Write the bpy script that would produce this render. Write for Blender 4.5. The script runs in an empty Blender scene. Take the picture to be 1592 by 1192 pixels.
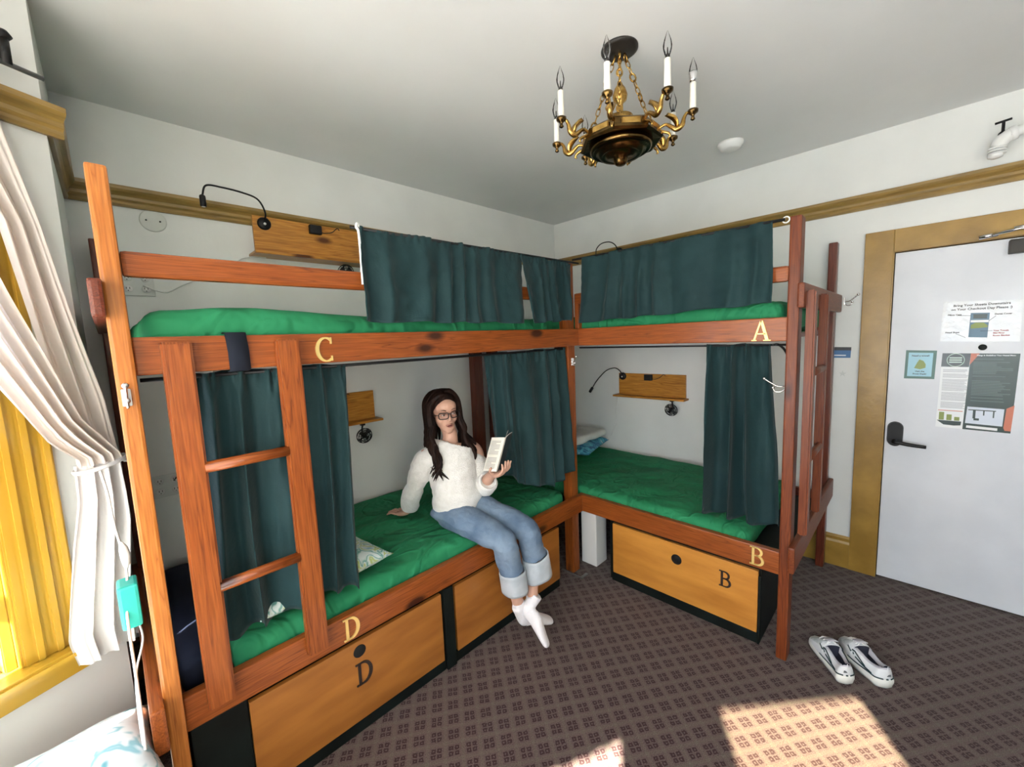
import bpy, bmesh, math, random
from mathutils import Vector as V, Matrix, noise
random.seed(7)
PI = math.pi
scene = bpy.context.scene
COL = scene.collection

# ------------------------------------------------------------------ camera
F_PX = 628.383
cam_d = bpy.data.cameras.new('camera')
cam = bpy.data.objects.new('camera', cam_d); COL.objects.link(cam)
cam_d.sensor_width = 36; cam_d.lens = F_PX/1592*36; cam_d.clip_start = .05; cam_d.clip_end = 60
def cam_axes(yaw, pitch, roll):
    y, p, r = [math.radians(a) for a in (yaw, pitch, roll)]
    f = V((math.sin(y)*math.cos(p), math.cos(y)*math.cos(p), math.sin(p)))
    rt = V((math.cos(y), -math.sin(y), 0)); up = rt.cross(f)
    return math.cos(r)*rt+math.sin(r)*up, -math.sin(r)*rt+math.cos(r)*up, f
_r, _u, _f = cam_axes(44.832, -6.295, -2.351)
M4 = Matrix(((_r.x, _u.x, -_f.x), (_r.y, _u.y, -_f.y), (_r.z, _u.z, -_f.z))).to_4x4()
M4.translation = V((-3.362, -2.682, 1.617))
cam.matrix_world = M4
scene.camera = cam

# ------------------------------------------------------------------ world, sun, exposure
scene.view_settings.view_transform = 'Standard'
scene.view_settings.look = 'None'
scene.view_settings.gamma = 1
scene.view_settings.use_curve_mapping = False
scene.view_settings.exposure = -0.04
w = bpy.data.worlds.new('sky'); scene.world = w; w.use_nodes = True
bg = w.node_tree.nodes['Background']
bg.inputs[1].default_value = 1.0
_n, _l = w.node_tree.nodes, w.node_tree.links     # bright sky above, sunlit street and facades below the horizon
_tc = _n.new('ShaderNodeTexCoord'); _sx = _n.new('ShaderNodeSeparateXYZ'); _mr = _n.new('ShaderNodeMapRange'); _rp = _n.new('ShaderNodeMix'); _rp.data_type = 'RGBA'
_mr.inputs[1].default_value = -.12; _mr.inputs[2].default_value = .12
_rp.inputs[6].default_value = (10.9, 12.3, 13.9, 1); _rp.inputs[7].default_value = (5.8, 7.7, 10.2, 1)
_l.new(_tc.outputs['Generated'], _sx.inputs[0]); _l.new(_sx.outputs['Z'], _mr.inputs[0]); _l.new(_mr.outputs[0], _rp.inputs[0]); _l.new(_rp.outputs[2], bg.inputs[0])
sd = bpy.data.lights.new('sun', 'SUN'); sd.energy = 105; sd.angle = math.radians(.6); sd.color = (1, .91, .76)
sun = bpy.data.objects.new('sun', sd); COL.objects.link(sun)
sun_dir = V((.84, .54, -.81)).normalized()
sun.rotation_euler = sun_dir.to_track_quat('-Z', 'Y').to_euler(); sun.location = (-8, -7, 6)

# ------------------------------------------------------------------ materials
def mat(name, color, rough=.6, metal=0, coat=0, sheen=0, alpha=None, spec=.5):
    m = bpy.data.materials.new(name); m.use_nodes = True
    b = m.node_tree.nodes['Principled BSDF']
    b.inputs['Base Color'].default_value = (*color, 1); b.inputs['Roughness'].default_value = rough
    b.inputs['Metallic'].default_value = metal
    b.inputs['Coat Weight'].default_value = coat; b.inputs['Coat Roughness'].default_value = .15
    b.inputs['Sheen Weight'].default_value = sheen
    b.inputs['Specular IOR Level'].default_value = spec
    return m
def nt(m): return m.node_tree.nodes, m.node_tree.links, m.node_tree.nodes['Principled BSDF']
def ramp(nd, stops):
    r = nd.new('ShaderNodeValToRGB'); e = r.color_ramp.elements
    while len(e) < len(stops): e.new(.5)
    for i, (p, c) in enumerate(stops): e[i].position = p; e[i].color = (*c, 1)
    return r
def coords(nd, ln, scale=(1, 1, 1), rnd=True):
    tc = nd.new('ShaderNodeTexCoord'); mp = nd.new('ShaderNodeMapping'); mp.inputs['Scale'].default_value = scale
    if rnd:
        oi = nd.new('ShaderNodeObjectInfo'); ml = nd.new('ShaderNodeMath'); ml.operation = 'MULTIPLY'; ml.inputs[1].default_value = 37
        ad = nd.new('ShaderNodeVectorMath'); ad.operation = 'ADD'
        ln.new(oi.outputs['Random'], ml.inputs[0]); ln.new(tc.outputs['Object'], ad.inputs[0]); ln.new(ml.outputs[0], ad.inputs[1])
        ln.new(ad.outputs[0], mp.inputs['Vector'])
    else: ln.new(tc.outputs['Object'], mp.inputs['Vector'])
    return mp
def noisy(name, c1, c2, scale=8, rough=.7, bump=.0, metal=0, sheen=0, bscale=None, bdist=.01, stretch=(1, 1, 1), coat=0, lo=.35, hi=.65):
    m = mat(name, c1, rough, metal, coat, sheen); nd, ln, b = nt(m)
    mp = coords(nd, ln, stretch)
    n = nd.new('ShaderNodeTexNoise'); n.inputs['Scale'].default_value = scale; n.inputs['Detail'].default_value = 5
    ln.new(mp.outputs[0], n.inputs['Vector'])
    r = ramp(nd, [(lo, c1), (hi, c2)]); ln.new(n.outputs['Fac'], r.inputs[0]); ln.new(r.outputs[0], b.inputs['Base Color'])
    if bump:
        n2 = nd.new('ShaderNodeTexNoise'); n2.inputs['Scale'].default_value = bscale or scale*4; n2.inputs['Detail'].default_value = 3
        ln.new(mp.outputs[0], n2.inputs['Vector'])
        bp = nd.new('ShaderNodeBump'); bp.inputs['Strength'].default_value = bump; bp.inputs['Distance'].default_value = bdist
        ln.new(n2.outputs['Fac'], bp.inputs['Height']); ln.new(bp.outputs[0], b.inputs['Normal'])
    return m
def wood(name, axis, dark, mid, light, knots=True, rough=.36, coat=.2, grain=1.5):
    m = mat(name, mid, rough, 0, coat); nd, ln, b = nt(m)
    s = [16*grain]*3; s['xyz'.index(axis)] = 1.1
    mp = coords(nd, ln, s)
    n = nd.new('ShaderNodeTexNoise'); n.inputs['Scale'].default_value = 1.3; n.inputs['Detail'].default_value = 3; n.inputs['Distortion'].default_value = .6
    ln.new(mp.outputs[0], n.inputs['Vector'])
    mu = nd.new('ShaderNodeMath'); mu.operation = 'MULTIPLY'; mu.inputs[1].default_value = 9; ln.new(n.outputs['Fac'], mu.inputs[0])
    fr = nd.new('ShaderNodeMath'); fr.operation = 'PINGPONG'; fr.inputs[1].default_value = 1; ln.new(mu.outputs[0], fr.inputs[0])
    r = ramp(nd, [(0, mid), (.6, light), (.9, mid), (1, tuple(.5*(a_+b_) for a_, b_ in zip(dark, mid)))]); ln.new(fr.outputs[0], r.inputs[0])
    fine = nd.new('ShaderNodeTexNoise'); fine.inputs['Scale'].default_value = 9; fine.inputs['Detail'].default_value = 4; ln.new(mp.outputs[0], fine.inputs['Vector'])
    r2 = ramp(nd, [(.3, (.74, .70, .68)), (.7, (1.1, 1.1, 1.1))]); ln.new(fine.outputs['Fac'], r2.inputs[0])
    mx = nd.new('ShaderNodeMix'); mx.data_type = 'RGBA'; mx.blend_type = 'MULTIPLY'; mx.inputs[0].default_value = 1
    ln.new(r.outputs[0], mx.inputs[6]); ln.new(r2.outputs[0], mx.inputs[7]); out = mx.outputs[2]
    if knots:
        s2 = [7]*3; s2['xyz'.index(axis)] = 3.1
        mk = coords(nd, ln, s2)
        v = nd.new('ShaderNodeTexVoronoi'); v.inputs['Scale'].default_value = .8; ln.new(mk.outputs[0], v.inputs['Vector'])
        r3 = ramp(nd, [(.0, (1, 1, 1)), (.09, (1, 1, 1)), (.17, (0, 0, 0))]); ln.new(v.outputs['Distance'], r3.inputs[0])
        mx2 = nd.new('ShaderNodeMix'); mx2.data_type = 'RGBA'; ln.new(r3.outputs[0], mx2.inputs[0]); ln.new(out, mx2.inputs[6])
        mx2.inputs[7].default_value = (dark[0]*.45, dark[1]*.4, dark[2]*.4, 1); out = mx2.outputs[2]
    ln.new(out, b.inputs['Base Color'])
    bp = nd.new('ShaderNodeBump'); bp.inputs['Strength'].default_value = .08; bp.inputs['Distance'].default_value = .004
    ln.new(fine.outputs['Fac'], bp.inputs['Height']); ln.new(bp.outputs[0], b.inputs['Normal'])
    return m
W = {}
for ax in 'xyz':
    W[ax] = wood('stained_pine_'+ax, ax, (.085, .018, .005), (.23, .054, .010), (.29, .078, .014))
    W['r'+ax] = wood('red_brown_pine_'+ax, ax, (.05, .010, .003), (.135, .027, .006), (.175, .040, .009), rough=.45, coat=.08)
    W['l'+ax] = wood('honey_pine_'+ax, ax, (.24, .07, .012), (.40, .130, .024), (.46, .165, .034), knots=False)
    W['d'+ax] = wood('dark_stained_pine_'+ax, ax, (.035, .007, .005), (.11, .022, .010), (.16, .035, .016), knots=False)
    W['s'+ax] = wood('shelf_pine_'+ax, ax, (.20, .06, .008), (.46, .19, .028), (.56, .26, .045), grain=1.0)
def ply(name, ax):
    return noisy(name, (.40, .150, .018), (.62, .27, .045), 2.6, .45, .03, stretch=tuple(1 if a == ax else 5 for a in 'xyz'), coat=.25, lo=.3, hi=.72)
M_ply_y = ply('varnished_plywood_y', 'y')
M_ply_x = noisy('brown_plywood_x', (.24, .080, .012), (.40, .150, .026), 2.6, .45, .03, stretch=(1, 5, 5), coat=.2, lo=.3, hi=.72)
M_wall = noisy('wall_paint', (.72, .73, .71), (.77, .78, .76), 3, .6, .06, bscale=30)
M_ceil = noisy('ceiling_paint', (.74, .75, .75), (.78, .79, .79), 2, .6, .05, bscale=25)
M_door = noisy('door_paint', (.64, .66, .71), (.70, .72, .77), 4, .4, .05, bscale=20)
M_gold = noisy('ochre_trim_paint', (.27, .150, .024), (.38, .22, .040), 7, .35, .12, coat=.1, bscale=40)
M_goldrail = noisy('ochre_rail_paint', (.20, .125, .035), (.33, .205, .055), 6, .35, .05, stretch=(1, 1, 9), coat=.3)
M_yellow = noisy('yellow_window_paint', (.44, .255, .022), (.50, .30, .032), 3, .35, .0, coat=.2, bscale=8)
M_black = mat('black_plastic', (.008, .008, .009), .45, spec=.3)
M_blackp = noisy('black_paint', (.0025, .004, .0035), (.005, .009, .008), 8, .55)
M_white = mat('white_enamel', (.8, .8, .79), .35)
M_offw = mat('plate_plastic', (.62, .64, .62), .4)
M_green = noisy('green_sheet', (.018, .18, .075), (.026, .225, .098), 3, .72, .9, bscale=4.5, bdist=.07)
def add_creases(m, scale, dist, strength):
    nd, ln, b = nt(m); mp = coords(nd, ln, scale); n = nd.new('ShaderNodeTexNoise'); n.inputs['Scale'].default_value = 2.2; n.inputs['Detail'].default_value = 2.5; n.inputs['Distortion'].default_value = 1.1
    ln.new(mp.outputs[0], n.inputs['Vector']); a = nd.new('ShaderNodeMath'); a.operation = 'SUBTRACT'; a.inputs[1].default_value = .5; ln.new(n.outputs['Fac'], a.inputs[0])
    c = nd.new('ShaderNodeMath'); c.operation = 'ABSOLUTE'; ln.new(a.outputs[0], c.inputs[0]); mr = nd.new('ShaderNodeMapRange'); mr.inputs[1].default_value = 0; mr.inputs[2].default_value = .07; mr.inputs[3].default_value = 1; mr.inputs[4].default_value = 0; mr.interpolation_type = 'SMOOTHSTEP'
    ln.new(c.outputs[0], mr.inputs[0]); bp = nd.new('ShaderNodeBump'); bp.inputs['Strength'].default_value = strength; bp.inputs['Distance'].default_value = dist
    old = b.inputs['Normal'].links[0].from_socket if b.inputs['Normal'].links else None
    ln.new(mr.outputs[0], bp.inputs['Height'])
    if old: ln.new(old, bp.inputs['Normal'])
    ln.new(bp.outputs[0], b.inputs['Normal'])
add_creases(M_green, (1.6, 2.4, 1.5), .010, .55)
M_teal = noisy('teal_curtain', (.006, .025, .028), (.0095, .034, .037), 5, .7, .15, sheen=.08, bscale=60)
M_navy = noisy('navy_fabric', (.006, .009, .022), (.010, .015, .035), 4, .8, .1)
M_strap = mat('black_webbing', (.010, .013, .022), .85)
M_brass = noisy('gilt_brass', (.26, .14, .03), (.66, .42, .13), 20, .25, .08, metal=1)
M_darkbrass = noisy('aged_brass', (.05, .03, .012), (.20, .12, .04), 14, .22, .05, metal=1)
M_bronze = noisy('dark_bronze', (.016, .013, .011), (.03, .025, .02), 10, .5, .1, metal=.2)
M_gold_letter = mat('gold_letter', (.80, .60, .22), .35, .55)
M_black_letter = mat('dark_letter', (.035, .022, .018), .4, .2)
M_chrome = mat('chrome', (.75, .75, .76), .18, 1)
M_candle = noisy('candle_sleeve', (.75, .72, .62), (.85, .83, .76), 6, .5, .15, bscale=18)
M_paper = mat('paper', (.82, .82, .84), .35)
def glass(name, tint, fac, rough=.02):
    m = bpy.data.materials.new(name); m.use_nodes = True; nd, ln = m.node_tree.nodes, m.node_tree.links; nd.clear()
    o = nd.new('ShaderNodeOutputMaterial'); t = nd.new('ShaderNodeBsdfTransparent'); g = nd.new('ShaderNodeBsdfGlossy'); x = nd.new('ShaderNodeMixShader')
    lw = nd.new('ShaderNodeLayerWeight'); lw.inputs[0].default_value = fac
    t.inputs[0].default_value = (*tint, 1); g.inputs['Roughness'].default_value = rough
    ln.new(lw.outputs['Fresnel'], x.inputs[0]); ln.new(t.outputs[0], x.inputs[1]); ln.new(g.outputs[0], x.inputs[2]); ln.new(x.outputs[0], o.inputs[0])
    return m
M_pane = glass('window_glass', (.97, .98, .98), .12)
M_bulb = glass('bulb_glass', (.97, .97, .97), .25)
M_lens = glass('spectacle_lens', (.93, .93, .95), .08)
def cloth_trans(name, col, tr, pattern=0):
    m = bpy.data.materials.new(name); m.use_nodes = True; nd, ln, b = nt(m)
    b.inputs['Base Color'].default_value = (*col, 1); b.inputs['Roughness'].default_value = .8
    t = nd.new('ShaderNodeBsdfTranslucent'); t.inputs[0].default_value = (*col, 1); x = nd.new('ShaderNodeMixShader'); x.inputs[0].default_value = tr
    ln.new(b.outputs[0], x.inputs[1]); ln.new(t.outputs[0], x.inputs[2]); ln.new(x.outputs[0], nd['Material Output'].inputs[0])
    mp = coords(nd, ln); n = nd.new('ShaderNodeTexNoise'); n.inputs['Scale'].default_value = 26; n.inputs['Detail'].default_value = 2; n.inputs['Distortion'].default_value = 1.5
    ln.new(mp.outputs[0], n.inputs['Vector']); bp = nd.new('ShaderNodeBump'); bp.inputs['Strength'].default_value = .35; bp.inputs['Distance'].default_value = .006
    ln.new(n.outputs['Fac'], bp.inputs['Height']); ln.new(bp.outputs[0], b.inputs['Normal'])
    return m
M_wcurt = cloth_trans('cream_damask', (.80, .74, .70), .35)
M_wtail = cloth_trans('white_damask_lining', (.86, .84, .84), .3)
M_sheer = cloth_trans('ivory_sheer', (.9, .86, .78), .6)
# carpet: skewed lattice of little dark-red square clusters on taupe
def carpet():
    m = mat('plaid_carpet', (.1, .08, .07), .95, sheen=.2); nd, ln, b = nt(m)
    tc = nd.new('ShaderNodeTexCoord')
    a = V((.0575, -.0403)); c = V((-.0400, -.0560)) * 1.0
    det = a.x*c.y-a.y*c.x
    rows = ((c.y/det, -c.x/det, 0), (-a.y/det, a.x/det, 0))
    def math_(op, x, y=None):
        n = nd.new('ShaderNodeMath'); n.operation = op
        for i, q in enumerate((x, y)):
            if q is None: continue
            if isinstance(q, (int, float)): n.inputs[i].default_value = q
            else: ln.new(q, n.inputs[i])
        return n.outputs[0]
    wob = nd.new('ShaderNodeTexNoise'); wob.inputs['Scale'].default_value = 75; ln.new(tc.outputs['Object'], wob.inputs['Vector'])
    sub = nd.new('ShaderNodeVectorMath'); sub.operation = 'MULTIPLY_ADD'; ln.new(wob.outputs['Color'], sub.inputs[0]); sub.inputs[1].default_value = (.011,)*3
    ln.new(tc.outputs['Object'], sub.inputs[2])
    uv = []
    for r_ in rows:
        d = nd.new('ShaderNodeVectorMath'); d.operation = 'DOT_PRODUCT'; ln.new(sub.outputs[0], d.inputs[0]); d.inputs[1].default_value = r_; uv.append(d.outputs['Value'])
    cells, rings, bands = [], [], []
    for q in uv:
        f = math_('FRACT', q)
        p1 = math_('ABSOLUTE', math_('SUBTRACT', math_('FRACT', math_('MULTIPLY', math_('SUBTRACT', f, .17), 1/.33)), .5))   # 0 at centre of a small square
        inside = math_('LESS_THAN', math_('ABSOLUTE', math_('SUBTRACT', f, .5)), .33)
        cells.append((p1, inside)); bands.append(math_('LESS_THAN', math_('ABSOLUTE', math_('SUBTRACT', f, .5)), .40))
    mxd = math_('MAXIMUM', cells[0][0], cells[1][0])
    ins = math_('MULTIPLY', cells[0][1], cells[1][1])
    ring = math_('MULTIPLY', ins, math_('MULTIPLY', math_('LESS_THAN', mxd, .38), math_('GREATER_THAN', mxd, .12)))
    band = math_('MULTIPLY', math_('ADD', bands[0], bands[1]), .5)
    def mix(fac, A, B):
        x = nd.new('ShaderNodeMix'); x.data_type = 'RGBA'
        for i, q in ((0, fac), (6, A), (7, B)):
            if isinstance(q, tuple): x.inputs[i].default_value = (*q, 1)
            elif isinstance(q, (int, float)): x.inputs[i].default_value = q
            else: ln.new(q, x.inputs[i])
        return x.outputs[2]
    tan, rose, red = (.112, .090, .070), (.096, .062, .058), (.036, .012, .012)
    base = mix(band, tan, rose)
    sp = nd.new('ShaderNodeTexNoise'); sp.inputs['Scale'].default_value = 240; sp.inputs['Detail'].default_value = 2; ln.new(tc.outputs['Object'], sp.inputs['Vector'])
    rr = ramp(nd, [(.3, (.62, .6, .6)), (.7, (1.25, 1.25, 1.2))]); ln.new(sp.outputs['Fac'], rr.inputs[0])
    c1 = mix(ring, base, red)
    mu = nd.new('ShaderNodeMix'); mu.data_type = 'RGBA'; mu.blend_type = 'MULTIPLY'; mu.inputs[0].default_value = 1
    ln.new(c1, mu.inputs[6]); ln.new(rr.outputs[0], mu.inputs[7]); ln.new(mu.outputs[2], b.inputs['Base Color'])
    bp = nd.new('ShaderNodeBump'); bp.inputs['Strength'].default_value = .5; bp.inputs['Distance'].default_value = .004
    ln.new(sp.outputs['Fac'], bp.inputs['Height']); ln.new(bp.outputs[0], b.inputs['Normal'])
    b.inputs['Specular IOR Level'].default_value = .15
    return m
M_carpet = carpet()
def leafy(name, base, c1, c2, c3, scale):
    m = mat(name, base, .75); nd, ln, b = nt(m); mp = coords(nd, ln)
    n = nd.new('ShaderNodeTexNoise'); n.inputs['Scale'].default_value = scale; n.inputs['Detail'].default_value = 2; n.inputs['Distortion'].default_value = 2.2
    ln.new(mp.outputs[0], n.inputs['Vector'])
    r = ramp(nd, [(.38, base), (.45, c1), (.5, base), (.56, c2), (.62, base), (.7, c3)]); r.color_ramp.interpolation = 'EASE'
    ln.new(n.outputs['Fac'], r.inputs[0]); ln.new(r.outputs[0], b.inputs['Base Color']); return m
M_pilD = leafy('leaf_print_pillowcase', (.55, .62, .60), (.12, .30, .26), (.35, .42, .12), (.25, .40, .45), 9)
M_pilB = leafy('wave_print_pillowcase', (.05, .25, .38), (.02, .10, .22), (.10, .45, .55), (.45, .6, .62), 6)
M_pilW = leafy('pale_teal_print_pillowcase', (.72, .80, .84), (.25, .50, .58), (.70, .78, .82), (.10, .35, .42), 5)
M_knit = noisy('cream_knit', (.68, .66, .62), (.76, .74, .71), 30, .9, .5, sheen=.5, bscale=160)
M_denim = noisy('blue_denim', (.070, .12, .20), (.19, .26, .35), 7, .85, .35, bscale=220, lo=.3, hi=.7)
M_denimc = noisy('denim_cuff', (.36, .40, .44), (.46, .50, .54), 12, .85, .3, bscale=220)
M_sock = noisy('white_sock', (.72, .70, .73), (.78, .76, .78), 20, .9, .3, bscale=150)
M_skin = noisy('skin', (.50, .28, .20), (.58, .34, .25), 7, .5, .03)
M_lip = mat('lips', (.36, .12, .10), .5)
M_eye = mat('eye_white', (.7, .68, .66), .2)
M_iris = mat('iris', (.03, .015, .01), .15)
M_hair = noisy('dark_brown_hair', (.006, .003, .0025), (.022, .010, .007), 14, .55, .3, stretch=(3, 3, .6), bscale=60)
M_tealbox = mat('teal_plastic', (.02, .42, .36), .35)
M_bluewall = M_wall

for _m in (M_blackp, M_teal, M_navy, M_strap): _m.node_tree.nodes['Principled BSDF'].inputs['Specular IOR Level'].default_value = .2
for _m in [m_ for k_, m_ in W.items()]: _m.node_tree.nodes['Principled BSDF'].inputs['Specular IOR Level'].default_value = .3
M_hair.node_tree.nodes['Principled BSDF'].inputs['Specular IOR Level'].default_value = .12
M_green.node_tree.nodes['Principled BSDF'].inputs['Specular IOR Level'].default_value = .15
# ------------------------------------------------------------------ object helpers
def link(o): COL.objects.link(o); return o
def setp(o, label=None, cat=None, group=None, kind=None):
    if label: o['label'] = label
    if cat: o['category'] = cat
    if group: o['group'] = group
    if kind: o['kind'] = kind
    return o
def thing(name, loc, label, cat, group=None, kind=None):
    o = bpy.data.objects.new(name, None); o.location = loc; o.empty_display_size = .05
    return setp(link(o), label, cat, group, kind)
def wloc(p):
    l = V((0, 0, 0))
    while p is not None: l = l+p.location; p = p.parent
    return l
def obj(name, bm, m, parent=None, smooth=False, origin=None):
    """bm in world coordinates -> one mesh object, origin at its own centre/base"""
    if isinstance(bm, bpy.types.Mesh): me = bm; me.name = name
    else:
        me = bpy.data.meshes.new(name); bmesh.ops.recalc_face_normals(bm, faces=bm.faces)
        bm.to_mesh(me); bm.free()
    if m is not None:
        if len(me.materials): me.materials.clear()
        for mm in (m if isinstance(m, (list, tuple)) else [m]): me.materials.append(mm)
    vs = [v.co for v in me.vertices]
    if origin is None:
        mn = V([min(c[i] for c in vs) for i in range(3)]); mx_ = V([max(c[i] for c in vs) for i in range(3)])
        origin = V(((mn.x+mx_.x)/2, (mn.y+mx_.y)/2, mn.z))
    me.transform(Matrix.Translation(-V(origin)))
    if smooth:
        for p in me.polygons: p.use_smooth = True
    o = bpy.data.objects.new(name, me); link(o)
    o.location = V(origin)-wloc(parent); o.parent = parent
    return o
def shade_auto(o, ang=40):
    for p in o.data.polygons: p.use_smooth = True
    md = o.modifiers.new('edges', 'EDGE_SPLIT'); md.split_angle = math.radians(ang)
    return o
def B(): return bmesh.new()
def box(bm, lo, hi, bev=0.0, mi=0):
    lo, hi = V(lo), V(hi); c = (lo+hi)/2; s = hi-lo
    s = V([abs(a) for a in s])
    g = bmesh.ops.create_cube(bm, size=1, matrix=Matrix.Translation(c) @ Matrix.Diagonal((*s, 1)))
    fs = set(f for v in g['verts'] for f in v.link_faces)
    for f in fs: f.material_index = mi
    if bev:
        es = list(set(e for v in g['verts'] for e in v.link_edges))
        bmesh.ops.bevel(bm, geom=es, offset=min(bev, min(s)*.45), segments=2, affect='EDGES', profile=.6)
    return bm
def obox(bm, c, ax, ay, az, bev=0):
    """oriented box: centre and three half-axis vectors"""
    c, ax, ay, az = V(c), V(ax), V(ay), V(az)
    m = Matrix(((ax.x, ay.x, az.x), (ax.y, ay.y, az.y), (ax.z, ay.z, az.z))).to_4x4(); m.translation = c
    g = bmesh.ops.create_cube(bm, size=2, matrix=m)
    if bev:
        es = list(set(e for v in g['verts'] for e in v.link_edges))
        bmesh.ops.bevel(bm, geom=es, offset=bev, segments=2, affect='EDGES')
    return bm
def catmull(P, n):
    P = [V(p) for p in P]
    if len(P) < 3: return [P[0].lerp(P[-1], i/n) for i in range(n+1)]
    Q = [P[0]*2-P[1]]+P+[P[-1]*2-P[-2]]; out = []; seg = len(P)-1
    for i in range(n+1):
        t = i/n*seg; k = min(int(t), seg-1); t -= k
        a, b, c, d = Q[k:k+4]
        out.append(.5*((2*b)+(c-a)*t+(2*a-5*b+4*c-d)*t*t+(3*b-a-3*c+d)*t**3))
    return out
def tube(bm, pts, rad, seg=10, n=None, side=None, closed=False, caps=True):
    """pts polyline (Catmull-smoothed when n given); rad number or list of r or (ra, rb)"""
    K = len(pts)
    rads = rad if isinstance(rad, (list, tuple)) and len(rad) == K and not isinstance(rad, float) else [rad]*K
    rads = [(r, r) if isinstance(r, (int, float)) else r for r in rads]
    if n:
        R3 = catmull([V((r[0], r[1], 0)) for r in rads], n) if K > 2 else [V((rads[0][0], rads[0][1], 0)).lerp(V((rads[1][0], rads[1][1], 0)), i/n) for i in range(n+1)]
        P = catmull(pts, n); rads = [(max(r.x, 1e-4), max(r.y, 1e-4)) for r in R3]
    else: P = [V(p) for p in pts]
    rings = []; prev = V(side) if side else None
    L = len(P)
    for i, p in enumerate(P):
        if closed: t = (P[(i+1) % L]-P[i-1])
        else: t = (P[min(i+1, L-1)]-P[max(i-1, 0)])
        t = t.normalized() if t.length > 1e-9 else V((0, 0, 1))
        if prev is None:
            prev = V((0, 0, 1)) if abs(t.z) < .9 else V((1, 0, 0))
        a = prev-t*prev.dot(t)
        a = a.normalized() if a.length > 1e-6 else t.orthogonal().normalized()
        if side is None: prev = a
        b = t.cross(a)
        rings.append([bm.verts.new(p+a*math.cos(q)*rads[i][0]+b*math.sin(q)*rads[i][1]) for q in [2*PI*k/seg for k in range(seg)]])
    m = L if closed else L-1
    for i in range(m):
        r0, r1 = rings[i], rings[(i+1) % L]
        for k in range(seg): bm.faces.new((r0[k], r0[(k+1) % seg], r1[(k+1) % seg], r1[k]))
    if not closed and caps:
        bm.faces.new(rings[0][::-1]); bm.faces.new(rings[-1])
    return bm
def lathe(bm, c, prof, seg=24, axis=V((0, 0, 1)), rot=0):
    c = V(c); axis = V(axis).normalized(); a = axis.orthogonal().normalized() if abs(axis.z) < .99 else V((1, 0, 0)); b = axis.cross(a)
    rings = []
    for r, h in prof:
        if r < 1e-5: rings.append([bm.verts.new(c+axis*h)])
        else: rings.append([bm.verts.new(c+axis*h+(a*math.cos(rot+2*PI*k/seg)+b*math.sin(rot+2*PI*k/seg))*r) for k in range(seg)])
    for i in range(len(rings)-1):
        A, Bq = rings[i], rings[i+1]
        for k in range(seg):
            k2 = (k+1) % seg
            if len(A) == 1 and len(Bq) == 1: continue
            if len(A) == 1: bm.faces.new((A[0], Bq[k2], Bq[k]))
            elif len(Bq) == 1: bm.faces.new((A[k], A[k2], Bq[0]))
            else: bm.faces.new((A[k], A[k2], Bq[k2], Bq[k]))
    for ring, fl in ((rings[0], True), (rings[-1], False)):
        if len(ring) > 2:
            bm.faces.new(ring[::-1] if fl else ring)
    return bm
def ball(bm, c, r, seg=16, ax=None):
    r = (r, r, r) if isinstance(r, (int, float)) else r
    m = Matrix.Translation(V(c)) @ ((ax or Matrix.Identity(4)) @ Matrix.Diagonal((*r, 1)))
    bmesh.ops.create_uvsphere(bm, u_segments=seg, v_segments=max(8, seg//2), radius=1, matrix=m); return bm
def rbox(lo, hi, r, step=.04, fn=None):
    """rounded, finely divided box: mattresses and cushions"""
    bm = B(); lo, hi = V(lo), V(hi)
    N = [max(2, int((hi[i]-lo[i])/step)) for i in range(3)]
    def gp(i, j, k): return V((lo.x+(hi.x-lo.x)*i/N[0], lo.y+(hi.y-lo.y)*j/N[1], lo.z+(hi.z-lo.z)*k/N[2]))
    cache = {}
    def vert(i, j, k):
        if (i, j, k) in cache: return cache[i, j, k]
        p = gp(i, j, k)
        q = V([min(max(p[a], lo[a]+r), hi[a]-r) for a in range(3)]); d = p-q
        if d.length > 1e-9: p = q+d.normalized()*min(r, d.length*1.2)
        if fn: p = fn(p)
        cache[i, j, k] = bm.verts.new(p); return cache[i, j, k]
    def quad(a, b, c, d): bm.faces.new((vert(*a), vert(*b), vert(*c), vert(*d)))
    for i in range(N[0]):
        for j in range(N[1]):
            quad((i, j, 0), (i, j+1, 0), (i+1, j+1, 0), (i+1, j, 0)); quad((i, j, N[2]), (i+1, j, N[2]), (i+1, j+1, N[2]), (i, j+1, N[2]))
    for i in range(N[0]):
        for k in range(N[2]):
            quad((i, 0, k), (i+1, 0, k), (i+1, 0, k+1), (i, 0, k+1)); quad((i, N[1], k), (i, N[1], k+1), (i+1, N[1], k+1), (i+1, N[1], k))
    for j in range(N[1]):
        for k in range(N[2]):
            quad((0, j, k), (0, j, k+1), (0, j+1, k+1), (0, j+1, k)); quad((N[0], j, k), (N[0], j+1, k), (N[0], j+1, k+1), (N[0], j, k+1))
    return bm
def sheetgrid(bm, rows, mi=0):
    vs = [[bm.verts.new(p) for p in r] for r in rows]
    for i in range(len(vs)-1):
        for j in range(len(vs[0])-1):
            f = bm.faces.new((vs[i][j], vs[i][j+1], vs[i+1][j+1], vs[i+1][j])); f.material_index = mi; f.smooth = True
    return bm
def solid(o, t=.002):
    md = o.modifiers.new('thickness', 'SOLIDIFY'); md.thickness = t; md.offset = 0; return o
def along(P, t):
    """point at fraction t along polyline P"""
    P = [V(p) for p in P]; L = [0]
    for i in range(len(P)-1): L.append(L[-1]+(P[i+1]-P[i]).length)
    d = t*L[-1]
    for i in range(len(P)-1):
        if d <= L[i+1] or i == len(P)-2:
            s = (d-L[i])/max(1e-9, L[i+1]-L[i]); return P[i].lerp(P[i+1], s), (P[i+1]-P[i]).normalized()
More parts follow.
